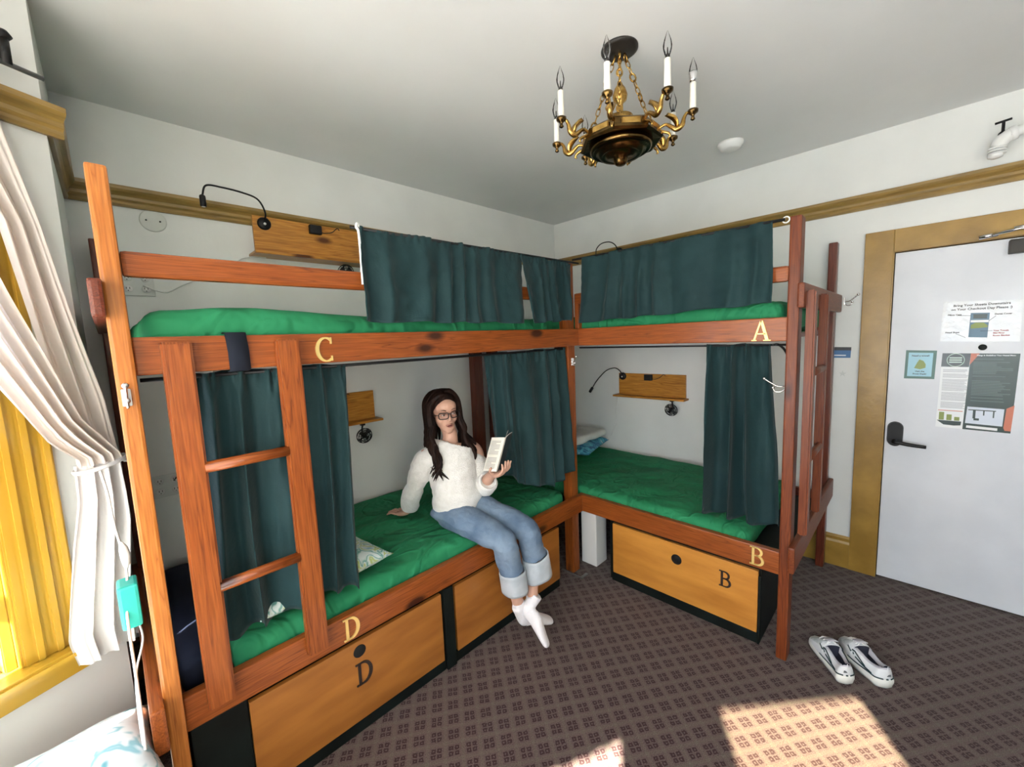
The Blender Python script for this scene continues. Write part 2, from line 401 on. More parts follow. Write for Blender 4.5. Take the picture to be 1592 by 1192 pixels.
def drape(bm, top, bot, nf, a0, a1, seed=0, nx=110, nz=34, ruffle=.0, zsag=0, sharp=1.0, hem=0):
    """pleated cloth between a top and a bottom polyline"""
    rows = []
    for i in range(nz+1):
        t = i/nz; row = []
        for j in range(nx+1):
            s = j/nx
            p0, d0 = along(top, s); p1, d1 = along(bot, s)
            p = p0.lerp(p1, t); d = d0.lerp(d1, t); d.z = 0; d.normalize(); nrm = V((d.y, -d.x, 0))
            ph = nf*2*PI*(s+.05*math.sin(3*s*PI+seed))+.5*math.sin(4*t+seed+7*s)*(.4+t)
            wv = math.sin(ph); wv = math.copysign(abs(wv)**sharp, wv)
            amp = a0+(a1-a0)*min(1, t*1.6)
            amp *= .65+.6*noise.noise(V((s*5, seed, t*.8)))+.35
            off = wv*amp+.14*amp*math.sin(ph*2.3+seed+t*2)+.006*noise.noise(V((s*16, t*9, seed)))
            if ruffle and t < .10: off += ruffle*math.sin(nf*3.3*2*PI*s)*(1-t/.10)
            z = .004*math.sin(ph*.5+seed)+(hem*math.sin(ph+1)*t)
            row.append(p+nrm*off+V((0, 0, z))+d*(.35*amp*math.cos(ph)))
        rows.append(row)
    return sheetgrid(bm, rows)
def font_mesh(txt, size, loc, extr=.0002, align='LEFT', rot=(PI/2, 0, -PI/2)):
    cu = bpy.data.curves.new('lettering', 'FONT'); cu.body = txt; cu.size = size; cu.extrude = extr; cu.align_x = align; cu.resolution_u = 2; cu.offset = .0004
    o = bpy.data.objects.new('lettering', cu); link(o); o.rotation_euler = rot; o.location = loc
    bpy.context.view_layer.update(); dg = bpy.context.evaluated_depsgraph_get()
    me = bpy.data.meshes.new_from_object(o.evaluated_get(dg)); me.transform(o.matrix_world)
    bpy.data.objects.remove(o); bpy.data.curves.remove(cu); return me
def bake(o, mods):
    """apply the modifiers given and hand back the resulting mesh (object removed)"""
    for t, kw in mods:
        md = o.modifiers.new(t, t)
        for k, v in kw.items(): setattr(md, k, v)
    bpy.context.view_layer.update(); dg = bpy.context.evaluated_depsgraph_get()
    me = bpy.data.meshes.new_from_object(o.evaluated_get(dg)); me.transform(o.matrix_world)
    bpy.data.objects.remove(o); return me
def remesh(bm, voxel, sm=6, fac=.5):
    me = bpy.data.meshes.new('t'); bmesh.ops.recalc_face_normals(bm, faces=bm.faces); bm.to_mesh(me); bm.free()
    o = link(bpy.data.objects.new('t', me))
    return bake(o, [('REMESH', dict(mode='VOXEL', voxel_size=voxel, use_smooth_shade=True)), ('SMOOTH', dict(factor=fac, iterations=sm))])
# serif letters as ribbons of varying width, unit height, lying in (u, v)
def letter_polys(ch):
    def ribbon(pts, w):
        out = []; n = len(pts)
        L = []
        for i in range(n):
            a = V(pts[max(0, i-1)]); b = V(pts[min(n-1, i+1)]); d = (b-a).normalized(); nn = V((-d.y, d.x)); L.append((V(pts[i])+nn*w[i]/2, V(pts[i])-nn*w[i]/2))
        for i in range(n-1): out.append([L[i][0], L[i+1][0], L[i+1][1], L[i][1]])
        return out
    def arc(cx, cy, rx, ry, a0, a1, w0, w1, n=18):
        pts = []; w = []
        for i in range(n+1):
            a = math.radians(a0+(a1-a0)*i/n); pts.append((cx+rx*math.cos(a), cy+ry*math.sin(a))); w.append(w0+(w1-w0)*abs(math.cos(a)))
        return ribbon(pts, w)
    R = lambda x0, y0, x1, y1: [[V((x0, y0)), V((x1, y0)), V((x1, y1)), V((x0, y1))]]
    if ch == 'D':
        return R(.10, .03, .22, .97)+R(0, 0, .34, .06)+R(0, .94, .34, 1)+arc(.30, .5, .34, .465, -90, 90, .07, .15)
    if ch == 'B':
        return R(.10, .03, .22, .97)+R(0, 0, .36, .06)+R(0, .94, .34, 1)+R(.2, .50, .36, .56)+arc(.32, .745, .22, .22, -90, 90, .06, .12)+arc(.34, .28, .27, .25, -90, 90, .06, .13)
    if ch == 'A':
        return [[V((.05, .03)), V((.13, .03)), V((.42, 1)), V((.34, 1))], [V((.34, 1)), V((.46, 1)), V((.74, .03)), V((.59, .03))]]+R(.17, .32, .60, .38)+R(-.02, 0, .2, .05)+R(.50, 0, .82, .05)
    if ch == 'C':
        return arc(.42, .5, .34, .465, 55, 305, .06, .14, 28)+R(.60, .72, .66, .98)+R(.60, .04, .66, .24)
def letter(bm, ch, org, ux, uz, nrm, h, th=.006):
    org, ux, uz, nrm = V(org), V(ux), V(uz), V(nrm)
    for poly in letter_polys(ch):
        lo = [bm.verts.new(org+ux*p.x*h+uz*p.y*h) for p in poly]; hi = [bm.verts.new(org+ux*p.x*h+uz*p.y*h+nrm*th) for p in poly]
        bm.faces.new(hi); bm.faces.new(lo[::-1])
        for i in range(4): bm.faces.new((lo[i], lo[(i+1) % 4], hi[(i+1) % 4], hi[i]))
    return bm

# ------------------------------------------------------------------ room shell
H = 2.75
PA, PB, PC, PD = V((-3.42, -.72, 0)), V((-4.25, -1.14, 0)), V((-4.25, -3.45, 0)), V((-3.42, -4.20, 0))
TH = .14
def poly_prism(pts, z0, z1):
    bm = B(); lo = [bm.verts.new((p[0], p[1], z0)) for p in pts]; hi = [bm.verts.new((p[0], p[1], z1)) for p in pts]
    bm.faces.new(lo[::-1]); bm.faces.new(hi)
    for i in range(len(pts)): j = (i+1) % len(pts); bm.faces.new((lo[i], lo[j], hi[j], hi[i]))
    return bm
outline = [(TH, TH), (-3.42-TH, TH), (-3.42-TH, -.60), (-4.25-TH, -1.0), (-4.25-TH, -3.62), (-3.5-TH, -4.32), (-3.42-TH, -5.0-TH), (TH, -5.0-TH)]
setp(obj('floor', poly_prism(outline, -.10, 0), M_carpet, origin=(0, 0, 0)), kind='structure')
setp(obj('ceiling', poly_prism(outline, H, H+.12), M_ceil), kind='structure')
def wallseg(name, p0, p1, opens=(), m=M_wall, flip=1, ext0=0, ext1=0, zt=H):
    p0, p1 = V(p0), V(p1); d = (p1-p0); L = d.length; d.normalize(); nrm = V((d.y, -d.x, 0))*flip
    bm = B()
    def b(u0, u1, z0, z1):
        if u1-u0 < 1e-4 or z1-z0 < 1e-4: return
        c = p0+d*((u0+u1)/2)-nrm*(TH/2)+V((0, 0, (z0+z1)/2))
        obox(bm, c, d*((u1-u0)/2), nrm*(TH/2), V((0, 0, (z1-z0)/2)))
    u = -ext0
    for (a, c, z0, z1) in sorted(opens):
        b(u, a, 0, zt); b(a, c, 0, z0); b(a, c, z1, zt); u = c
    b(u, L+ext1, 0, zt)
    return setp(obj(name, bm, m), kind='structure')
# interior normals: wall_back faces -y, wall_right faces -x ...
wallseg('wall_back', (-3.42, 0, 0), (0, 0, 0), ext0=TH, ext1=TH)
DOOR = (2.557, 3.46)
wallseg('wall_right', (0, 0, 0), (0, -5.0, 0), opens=[(DOOR[0], DOOR[1], 0, 2.035)])
wallseg('wall_front', (0, -5.0, 0), (-3.42, -5.0, 0), ext0=TH, ext1=TH)
wallseg('wall_left', (-3.42, -5.0, 0), PD)
wallseg('wall_left_pier', PA, (-3.42, 0, 0))
dBA = (PA-PB).normalized(); LBA = (PA-PB).length
dCB = (PB-PC).normalized(); dDC = (PC-PD).normalized(); LDC = (PC-PD).length
# opening of the near side window: measured from corner PA leftwards u in .24 .. .80
W1 = (LBA-.80, LBA-.245, .66, 2.18)
wallseg('wall_bay_side', PB, PA, opens=[W1], ext0=.0, ext1=-.0)
W2 = (.03, 2.32, .66, 2.34)
wallseg('wall_bay_front', PC, PB, opens=[W2], ext0=.05, ext1=.05)
W3 = (LDC-.96, LDC-.26, .66, 2.385)
wallseg('wall_bay_far', PD, PC, opens=[W3])
SUNWIN = []
def window(name, p0, p1, op, mull=1, label=''):
    p0, p1 = V(p0), V(p1); d = (p1-p0).normalized(); nrm = V((d.y, -d.x, 0))
    u0, u1, z0, z1 = op
    root = thing(name, p0+d*((u0+u1)/2)+V((0, 0, z0)), None, None, kind='structure')
    bm = B()
    dep = -.09
    def bar(ua, ub, za, zb, n0=-.11, n1=-.06): obox(bm, p0+d*((ua+ub)/2)+nrm*((n0+n1)/2)+V((0, 0, (za+zb)/2)), d*((ub-ua)/2), nrm*((n1-n0)/2), V((0, 0, (zb-za)/2)), .003)
    f = .035
    bar(u0, u0+f, z0, z1); bar(u1-f, u1, z0, z1); bar(u0, u1, z1-f, z1); bar(u0, u1, z0, z0+f+.01)
    zm = (z0+z1)/2+.05
    if name != 'window_3': bar(u0, u1, zm-.022, zm+.022)
    for k in range(1, mull):
        um = u0+(u1-u0)*k/mull; bar(um-.02, um+.02, z0, z1)
    obj('window_frame', bm, M_white if name != 'window_1' else noisy('pinkish_sash_paint', (.70, .60, .55), (.76, .67, .62), 5, .4), root)
    bm = B(); obox(bm, p0+d*((u0+u1)/2)+nrm*(-.085)+V((0, 0, (z0+z1)/2)), d*((u1-u0)/2-.01), nrm*.002, V((0, 0, (z1-z0)/2-.01)))
    obj('window_pane', bm, M_pane, root)
    # daylight portal
    ld = bpy.data.lights.new('portal_'+name, 'AREA'); ld.shape = 'RECTANGLE'; ld.size = (u1-u0); ld.size_y = (z1-z0); ld.cycles.is_portal = True
    lo = link(bpy.data.objects.new('portal_'+name, ld)); lo.location = p0+d*((u0+u1)/2)+nrm*(-.13)+V((0, 0, (z0+z1)/2))
    lo.rotation_euler = nrm.to_track_quat('-Z', 'Z').to_euler()
    return root, d, nrm
w1, d1, n1 = window('window_1', PB, PA, W1)
# yellow moulded casing, jamb, stool and apron of window 1
U0, U1 = W1[0], W1[1]
def trimbar(bm, ua, ub, za, zb, n0, n1_, bev=.004): obox(bm, PB+d1*((ua+ub)/2)+n1*((n0+n1_)/2)+V((0, 0, (za+zb)/2)), d1*((ub-ua)/2), n1*((n1_-n0)/2), V((0, 0, (zb-za)/2)), bev)
bm = B()
for (ua, ub, dz) in ((U1, U1+.13, 0), (U0-.13, U0, 0)):
    trimbar(bm, ua, ub, .70, 2.31, 0, .018)
    for k in range(3):
        c = ua+.020+.042*k; trimbar(bm, c, c+.026, .70, 2.30, .018, .030, .006)
trimbar(bm, U0-.13, U1+.13, 2.18, 2.31, 0, .022)
trimbar(bm, U1-.004, U1, .70, 2.18, -.13, .01, .001); trimbar(bm, U0, U0+.004, .70, 2.18, -.13, .01, .001)
trimbar(bm, U1-.03, U1-.004, .70, 2.15, -.05, -.01, .003)
setp(obj('trim_1', bm, M_yellow), kind='structure')
bm = B()
trimbar(bm, U0-.17, U1+.165, .672, .70, -.14, .07, .008); trimbar(bm, U0-.14, U1+.14, .60, .672, 0, .028, .004); trimbar(bm, U0-.14, U1+.15, .645, .672, 0, .045, .006)
setp(obj('trim_2', bm, M_yellow), kind='structure')
window('window_2', PC, PB, W2, 3)
window('window_3', PD, PC, W3)
# picture rail all round
def rail_profile(bm, p0, p1, z0=2.308, z1=2.396, e0=0, e1=0, flip=1):
    p0, p1 = V(p0), V(p1); d = (p1-p0).normalized(); nrm = V((d.y, -d.x, 0))*flip; p0 = p0-d*e0; p1 = p1+d*e1
    prof = [(0, 0), (.012, 0), (.016, .010), (.014, .022), (.020, .032), (.020, .046), (.026, .054), (.036, .062), (.042, .072), (.042, .088), (0, .088)]
    a = [bm.verts.new(p0+nrm*u+V((0, 0, z0+v))) for u, v in prof]; b = [bm.verts.new(p1+nrm*u+V((0, 0, z0+v))) for u, v in prof]
    for i in range(len(prof)): j = (i+1) % len(prof); bm.faces.new((a[i], a[j], b[j], b[i]))
    bm.faces.new(a[::-1]); bm.faces.new(b)
k = 3
for (a, b, e0, e1) in (((-3.42, 0, 0), (0, 0, 0), 0, 0), ((0, 0, 0), (0, -5, 0), 0, 0), (PA, (-3.42, 0, 0), .0, 0), (PB, PA, 0, .035), ((-3.42, -5, 0), PD, 0, 0)):
    bm = B(); rail_profile(bm, a, b, e0=e0, e1=e1); setp(obj('trim_%d' % k, bm, M_goldrail), kind='structure'); k += 1
# baseboards
for nm, a, b in (('baseboard_right', (0, 0, 0), (0, -2.427, 0)), ('baseboard_back', (-3.42, 0, 0), (0, 0, 0)), ('baseboard_far_right', (0, -3.59, 0), (0, -5, 0))):
    p0, p1 = V(a), V(b); d = (p1-p0).normalized(); nrm = V((d.y, -d.x, 0)); bm = B()
    prof = [(0, 0), (.018, 0), (.018, .165), (.012, .180), (.014, .20), (.006, .215), (0, .215)]
    A_ = [bm.verts.new(p0+nrm*u+V((0, 0, v))) for u, v in prof]; B_ = [bm.verts.new(p1+nrm*u+V((0, 0, v))) for u, v in prof]
    for i in range(len(prof)): j = (i+1) % len(prof); bm.faces.new((A_[i], A_[j], B_[j], B_[i]))
    bm.faces.new(A_[::-1]); bm.faces.new(B_); setp(obj(nm, bm, M_gold), kind='structure')
# door casing
bm = B()
box(bm, (-.024, -2.557, 0), (0, -2.427, 2.163), .003); box(bm, (-.024, -3.59, 0), (0, -3.46, 2.163), .003); box(bm, (-.023, -3.46, 2.035), (0, -2.557, 2.163), .003)
box(bm, (-.024, -2.562, 0), (.10, -2.557, 2.04)); box(bm, (-.01, -3.46, 2.032), (.10, -2.557, 2.036))
setp(obj('trim_9', bm, M_gold), kind='structure')
door = thing('door_1', (0, -3.0, 0), None, None, kind='structure')
bm = B(); box(bm, (-.008, -3.455, .012), (.035, -2.566, 2.026), .003); obj('door_leaf', bm, M_door, door)
bm = B(); box(bm, (.036, -3.46, 0), (.10, -2.557, 2.035)); obj('door_stop', bm, M_blackp, door)
# lever handle with oval keypad plate
bm = B()
hy = -2.612
pts = []
for (cx, cz, a0) in ((hy, .985, 0), (hy, .905, 180)):
    for i in range(13):
        a = math.radians(a0+180*i/12); pts.append((cx-.036*math.cos(a), cz+.036*math.sin(a)))
lo = [bm.verts.new((-.008, p[0], p[1])) for p in pts]; hi = [bm.verts.new((-.030, hy+(p[0]-hy)*.92, .945+(p[1]-.945)*.95)) for p in pts]
bm.faces.new(lo); bm.faces.new(hi[::-1])
for i in range(len(pts)): j = (i+1) % len(pts); bm.faces.new((lo[i], lo[j], hi[j], hi[i]))
hp = setp(obj('door_handle', bm, M_black, door), 'black oval lock plate with lever')
bm = B(); tube(bm, [(-.03, hy, .905), (-.062, hy, .905), (-.066, hy-.02, .904), (-.064, hy-.07, .897), (-.060, hy-.135, .893)], [.013, .012, .012, .011, .010], 12, 20)
obj('lever', bm, M_black, hp, True)
bm = B(); lathe(bm, (-.008, -2.933, 1.468), [(.012, 0), (.016, .002), (.016, .006), (.010, .008), (.0, .008)], 20, (-1, 0, 0)); obj('peephole', bm, M_blackp, door, True)
# door closer: body on the leaf, arm to the frame
bm = B(); box(bm, (-.058, -3.28, 1.945), (-.008, -2.99, 2.015), .006); dc = obj('door_closer', bm, M_bronze, door)
bm = B(); tube(bm, [(-.045, -2.885, 2.046), (-.045, -2.95, 2.053)], .011, 10); tube(bm, [(-.06, -2.93, 2.05), (-.075, -3.02, 2.062), (-.09, -3.14, 2.04)], .007, 8); tube(bm, [(-.05, -3.0, 2.07), (-.05, -3.08, 2.078)], .009, 8)
setp(obj('closer_arm', bm, M_chrome, dc, True), 'silver arm')
# posters on the door
def bars(bm, x, y0, z0, rowspec, th=.0004):
    for (du, dz, wd, h) in rowspec: box(bm, (x-th, y0-du-wd, z0-dz-h), (x, y0-du, z0-dz))
X0 = -.0086
def merge_font(items, m, parent, name='lettering'):
    for txt, size, y, z, al in items: obj(name, font_mesh(txt, size, (X0-.0016, y, z), align=al), m, parent)
def quad2(bm, pts, x, mi=0):
    f = bm.faces.new([bm.verts.new((x, a, b)) for a, b in pts]); f.material_index = mi; return f
def flat(name, pts, x, m, parent):
    bm = B(); lo = [bm.verts.new((x, a, b)) for a, b in pts]; hi = [bm.verts.new((x-.0005, a, b)) for a, b in pts]
    bm.faces.new(lo); bm.faces.new(hi[::-1])
    for i in range(len(pts)): j = (i+1) % len(pts); bm.faces.new((lo[i], lo[j], hi[j], hi[i]))
    return obj(name, bm, m, parent)
M_dgreen = mat('poster_dark_green', (.012, .035, .030), .3); M_orange = mat('poster_salmon', (.55, .16, .09), .35); M_grey = mat('poster_grey_text', (.22, .22, .27), .4)
M_lgrey = mat('poster_pale_text', (.12, .18, .16), .4); M_wt = mat('poster_white', (.8, .82, .84), .35); M_olive = mat('poster_olive', (.22, .28, .06), .4)
M_sky = mat('poster_pale_blue', (.30, .55, .66), .35); M_sage = mat('poster_sage', (.07, .16, .14), .4); M_blk = mat('poster_black', (.02, .02, .02), .4); M_mint = mat('poster_mint', (.55, .68, .62), .4)
M_red = mat('poster_red_text', (.35, .05, .06), .4); M_navyp = mat('poster_slate_blue', (.10, .19, .27), .4)
p = thing('laminated_notice', (X0, -2.915, 1.50), 'laminated white bed linen notice, highest of the sheets taped on the white door', 'notice')
lam = noisy('laminate', (.70, .72, .75), (.80, .82, .85), 6, .12, .5, bscale=22); flat('sheet', [(-2.775, 1.725), (-3.056, 1.712), (-3.058, 1.495), (-2.772, 1.503)], X0, lam, p)
merge_font([('Bring Your Sheets Downstairs', .0165, -2.915, 1.693, 'CENTER'), ('on Your Checkout Day Please :)', .0165, -2.915, 1.672, 'CENTER')], M_blk, p)
merge_font([('Pillow Case', .011, -2.795, 1.645, 'LEFT'), ('Duvet Cover', .011, -2.965, 1.640, 'LEFT'), ('Fitted Sheet', .011, -2.79, 1.548, 'LEFT')], M_blk, p)
merge_font([('Your Towels', .010, -2.965, 1.553, 'LEFT'), ('Mid Floor', .010, -2.965, 1.540, 'LEFT'), ('Room Blanket', .010, -2.965, 1.527, 'LEFT')], M_red, p)
q = flat('bed_picture', [(-2.880, 1.655), (-2.948, 1.652), (-2.946, 1.520), (-2.878, 1.524)], X0-.0006, M_navyp, p)
flat('pillow_picture', [(-2.890, 1.648), (-2.940, 1.646), (-2.939, 1.622), (-2.891, 1.624)], X0-.0011, M_dgreen, p)
flat('sheet_picture', [(-2.882, 1.616), (-2.946, 1.614), (-2.946, 1.602), (-2.882, 1.604)], X0-.0011, M_wt, p)
flat('cover_picture', [(-2.884, 1.590), (-2.90, 1.602), (-2.93, 1.600), (-2.944, 1.585), (-2.944, 1.575), (-2.884, 1.570)], X0-.0013, M_olive, p)
for a, b in (((-2.83, 1.645), (-2.882, 1.640)), ((-2.97, 1.634), (-2.948, 1.61)), ((-2.83, 1.545), (-2.868, 1.522)), ((-2.92, 1.556), (-2.962, 1.556))):
    bm = B(); tube(bm, [(X0-.001, *a), (X0-.001, *b)], .0008, 4); obj('pointer_line', bm, M_blk, p)
p = thing('towel_notice', (X0, -2.70, 1.29), 'small square sage green notice with pale blue centre, left of the large poster on door', 'notice')
flat('sheet', [(-2.637, 1.455), (-2.764, 1.451), (-2.761, 1.287), (-2.635, 1.287)], X0, M_sage, p)
flat('panel', [(-2.649, 1.441), (-2.750, 1.438), (-2.748, 1.301), (-2.647, 1.301)], X0-.0006, M_sky, p)
merge_font([('Need a towel?', .0125, -2.699, 1.418, 'CENTER'), ('Visit the', .0115, -2.699, 1.327, 'CENTER'), ('Front Desk!', .0115, -2.699, 1.312, 'CENTER')], M_blk, p)
flat('towel_picture', [(-2.683, 1.372), (-2.675, 1.350), (-2.70, 1.343), (-2.722, 1.352), (-2.722, 1.372), (-2.712, 1.392), (-2.695, 1.400), (-2.688, 1.385)], X0-.0011, M_olive, p)
p = thing('guidelines_poster', (X0, -2.92, 1.01), 'large dark green and white two column guidelines poster with a little floor plan on door', 'poster')
flat('sheet', [(-2.786, 1.436), (-3.064, 1.433), (-3.056, 1.008), (-2.779, 1.012)], X0, M_wt, p)
flat('logo_banner', [(-2.786, 1.436), (-2.893, 1.435), (-2.890, 1.360), (-2.784, 1.360)], X0-.0006, mat('poster_charcoal', (.035, .045, .045), .3), p)
flat('text_panel', [(-2.893, 1.435), (-3.064, 1.433), (-3.056, 1.008), (-2.884, 1.010)], X0-.0006, M_dgreen, p)
flat('corner_flash', [(-2.893, 1.435), (-2.925, 1.434), (-2.892, 1.372)], X0-.0012, M_orange, p)
flat('side_flash', [(-3.061, 1.160), (-3.035, 1.140), (-3.030, 1.035), (-3.035, 1.020), (-3.056, 1.020)], X0-.0012, M_orange, p)
bm = B(); tube(bm, [(X0-.001, -2.838+.033*math.cos(t*PI/12), 1.398+.036*math.sin(t*PI/12)) for t in range(24)], .0022, 6, closed=True)
for dz in (-.012, 0, .012): box(bm, (X0-.0018, -2.838-.024, 1.398+dz-.003), (X0-.0006, -2.838+.024, 1.398+dz+.003))
obj('round_logo', bm, M_mint, p)
random.seed(3); bm = B(); z = 1.345
while z > 1.12:
    if random.random() > .18: bars(bm, X0-.0006, -2.792-.001, z, [(0, 0, .085+random.random()*.012, .0020)])
    z -= .0062
obj('small_print', bm, M_grey, p)
bm = B(); z = 1.405
while z > 1.16:
    if random.random() > .25: bars(bm, X0-.0012, -2.905, z, [(0, 0, .08+random.random()*.06, .0030)])
    z -= .0085
obj('pale_print', bm, M_lgrey, p)
merge_font([("Things & Guidelines Your Hostel Menu", .0085, -2.982, 1.421, 'CENTER')], M_wt, p)
flat('floor_plan', [(-2.896, 1.140), (-3.028, 1.136), (-3.026, 1.042), (-2.892, 1.046)], X0-.0012, mat('plan_pale', (.62, .68, .78), .35), p)
bm = B(); bars(bm, X0-.0018, -2.90, 1.125, [(0, 0, .1, .005), (.018, .0, .010, .05), (.022, .048, .02, .012), (.055, 0, .005, .03), (.09, 0, .005, .04)]); obj('plan_walls', bm, M_dgreen, p)
flat('caption_strip', [(-2.898, 1.034), (-3.010, 1.030), (-3.010, 1.016), (-2.897, 1.020)], X0-.0012, M_wt, p)
bm = B(); bars(bm, X0-.0006, -2.785, 1.112, [(0, 0, .095, .004)]); 
obj('table_picture', bm, M_orange, p)
bm = B()
for k_ in range(3): box(bm, (X0-.0018, -2.79-.03*k_-.02, 1.055), (X0-.0008, -2.79-.03*k_, 1.10-.012*k_))
obj('plant_picture', bm, M_olive, p)
flat('grass_picture', [(-2.782, 1.052), (-2.878, 1.052), (-2.876, 1.030), (-2.85, 1.026), (-2.81, 1.028)], X0-.0009, M_dgreen, p)

# ------------------------------------------------------------------ ceiling things and valve
bm = B(); lathe(bm, (-.536, -1.816, H), [(.072, 0), (.072, -.012), (.062, -.020), (.055, -.036), (.035, -.042), (0, -.042)], 32)
o = shade_auto(obj('smoke_detector', bm, M_white)); setp(o, 'round white smoke detector on the ceiling between the chandelier and door', 'smoke detector')
o.modifiers.clear()
t = thing('pipe_valve', (-.12, -2.93, 2.42), 'white painted pipe elbow with black T handle above the door casing', 'valve')
bm = B(); tube(bm, [(-.06, -3.30, 2.52), (-.10, -3.05, 2.525), (-.12, -2.975, 2.520), (-.12, -2.935, 2.500), (-.12, -2.915, 2.465)], [.020, .020, .026, .030, .028], 16, 30)
lathe(bm, (-.118, -2.965, 2.517), [(.032, -.012), (.034, 0), (.032, .012)], 16, (0, -1, .2))
for q in (0, .013, .026): lathe(bm, (-.12, -2.917+.0, 2.462-q), [(.030, .004), (.033, 0), (.030, -.004)], 16)
lathe(bm, (-.12, -2.912, 2.44), [(.028, 0), (.026, -.02), (.015, -.026), (0, -.026)], 16); obj('pipe', bm, M_white, t, True)
bm = B(); lathe(bm, (-.12, -2.93, 2.518), [(.018, 0), (.015, .012), (.006, .02), (.006, .060), (.006, .062)], 12); tube(bm, [(-.12, -2.902, 2.580), (-.12, -2.956, 2.586)], .0055, 8)
setp(obj('valve_handle', bm, M_black, t, True), 'black T handle')

# ------------------------------------------------------------------ chandelier
cx, cy = -1.785, -1.782
ch = thing('chandelier', (cx, cy, H), 'gilt brass chandelier with eight white candle lights and octagonal dark bowl on the ceiling', 'chandelier')
bm = B(); lathe(bm, (cx, cy, H), [(.072, 0), (.072, -.006), (.060, -.012), (.020, -.018), (.012, -.03), (0, -.03)], 32); setp(obj('canopy', bm, M_bronze, ch, True), 'black ceiling plate')
bm = B(); r8 = PI/8
lathe(bm, (cx, cy, 0), [(.0, 2.432), (.146, 2.432), (.152, 2.426), (.154, 2.404), (.164, 2.398), (.166, 2.388), (.156, 2.382), (.118, 2.384)], 8, rot=r8)
bw = obj('bowl', bm, M_darkbrass, ch)
bm = B(); lathe(bm, (cx, cy, 0), [(.125, 2.380), (.122, 2.366), (.112, 2.360), (.108, 2.366), (.092, 2.358), (.084, 2.344), (.074, 2.346), (.060, 2.348), (.050, 2.338), (.030, 2.336), (.026, 2.316), (.016, 2.308), (.0, 2.306)], 48)
obj('bowl_moulding', bm, M_darkbrass, bw, True)
bm = B(); lathe(bm, (cx, cy, 0), [(.075, 2.433), (.075, 2.448), (.062, 2.456), (.062, 2.468), (.045, 2.48), (.050, 2.492), (.02, 2.498), (.012, 2.52), (.012, 2.545), (.026, 2.556), (.030, 2.575), (.022, 2.60), (.010, 2.618), (0, 2.628)], 20); obj('finial', bm, M_brass, ch, True)
for a in range(8):
    bm = B(); ang = a*PI/4; c = V((cx+.142*math.cos(ang), cy+.142*math.sin(ang), 2.408)); n_ = V((math.cos(ang), math.sin(ang), 0)); tg = V((-n_.y, n_.x, 0))
    obox(bm, c, tg*.035, n_*.010, V((0, 0, .012)), .003); obj('rim_block', bm, M_brass, bw)
for a in range(4):
    ang = a*PI/2+.5; p0 = V((cx+.018*math.cos(ang), cy+.018*math.sin(ang), 2.725)); p1 = V((cx+.12*math.cos(ang), cy+.12*math.sin(ang), 2.435))
    bm = B(); N = 11
    for i in range(N):
        c = p0.lerp(p1, (i+.5)/N); t_ = (p1-p0).normalized(); s1 = t_.orthogonal().normalized(); s2 = t_.cross(s1)
        if i % 2: s1, s2 = s2, s1
        R_ = .0075 if i % 3 else .011
        tube(bm, [c+t_*.017*math.cos(q)+s1*R_*math.sin(q) for q in [2*PI*k_/10 for k_ in range(10)]], .0022 if i % 3 else .0035, 6, closed=True)
    obj('chain', bm, M_brass, ch, True)
vaxis = V((cx+3.362, cy+2.682, 0)).normalized(); latv = V((vaxis.y, -vaxis.x, 0))
arm0 = []
def make_arm(ang, heights):
    rd = (latv*math.sin(ang)-vaxis*math.cos(ang)); sd_ = V((-rd.y, rd.x, 0)); up = V((0, 0, 1)); o0 = V((cx, cy, 2.41))
    P_ = lambda r, z, s=0: o0+rd*r+up*(z-2.41)+sd_*s
    bm = B(); tube(bm, [P_(.145, 2.414), P_(.172, 2.424), P_(.192, 2.412), P_(.212, 2.398), P_(.232, 2.408), P_(.240, 2.434), P_(.252, 2.448), P_(.268, 2.438)], [.005, .006, .008, .010, .010, .007, .0055, .0045], 10, 36)
    # scroll leaf at the base
    tube(bm, [P_(.150, 2.408), P_(.168, 2.398), P_(.184, 2.390), P_(.190, 2.378), P_(.182, 2.374)], [.005, .006, .0055, .004, .002], 8, 16)
    arm = obj('arm', bm, M_brass, ch, True)
    bm = B()   # curled acanthus wing
    rows = []
    for i in range(9):
        t = i/8; r_ = .210-.040*t+.010*math.sin(t*PI); z_ = 2.402+.055*t; wd = .018*math.sin(PI*min(1, t*1.0)*.9+.25)
        rows.append([P_(r_+.006*abs(k_)*(1 if k_ else 0), z_+.002*k_*k_, wd*k_/2) for k_ in (-2, -1, 0, 1, 2)])
    sheetgrid(bm, rows); solid(obj('leaf', bm, M_brass, arm), .003)
    bm = B(); lathe(bm, P_(.27, 2.43), [(.004, -.014), (.009, -.010), (.005, 0), (.008, .006), (.019, .014), (.020, .022), (.014, .026)], 16); obj('drip_cup', bm, M_darkbrass, arm, True)
    bm = B(); zc = .456-.43; lathe(bm, P_(.27, 2.43), [(.0115, .026), (.0118, .05), (.0108, .09), (.0112, .118), (.009, .120), (.0, .120)], 14); obj('candle', bm, M_candle, arm, True)
    bm = B(); lathe(bm, P_(.27, 2.43), [(.008, .120), (.008, .130), (.010, .134), (.0145, .150), (.0155, .160), (.012, .178), (.006, .194), (.002, .206), (0, .208)], 14)
    obj('bulb', bm, M_bulb, arm, True)
    if abs(math.degrees(ang)-81) < 1:
        bm = B(); lathe(bm, P_(.27, 2.43), [(.012, .122), (.013, .130), (.0155, .146), (.0162, .156)], 14); setp(obj('bulb_base', bm, M_chrome, arm, True), 'silvered lower half of bulb')
    else:
        bm = B(); lathe(bm, P_(.27, 2.43), [(.0075, .118), (.0075, .131), (.003, .134), (.0015, .155), (0, .156)], 10); obj('bulb_base', bm, M_bronze, arm, True)
for a in range(8): make_arm(math.radians(-9+45*a), None)

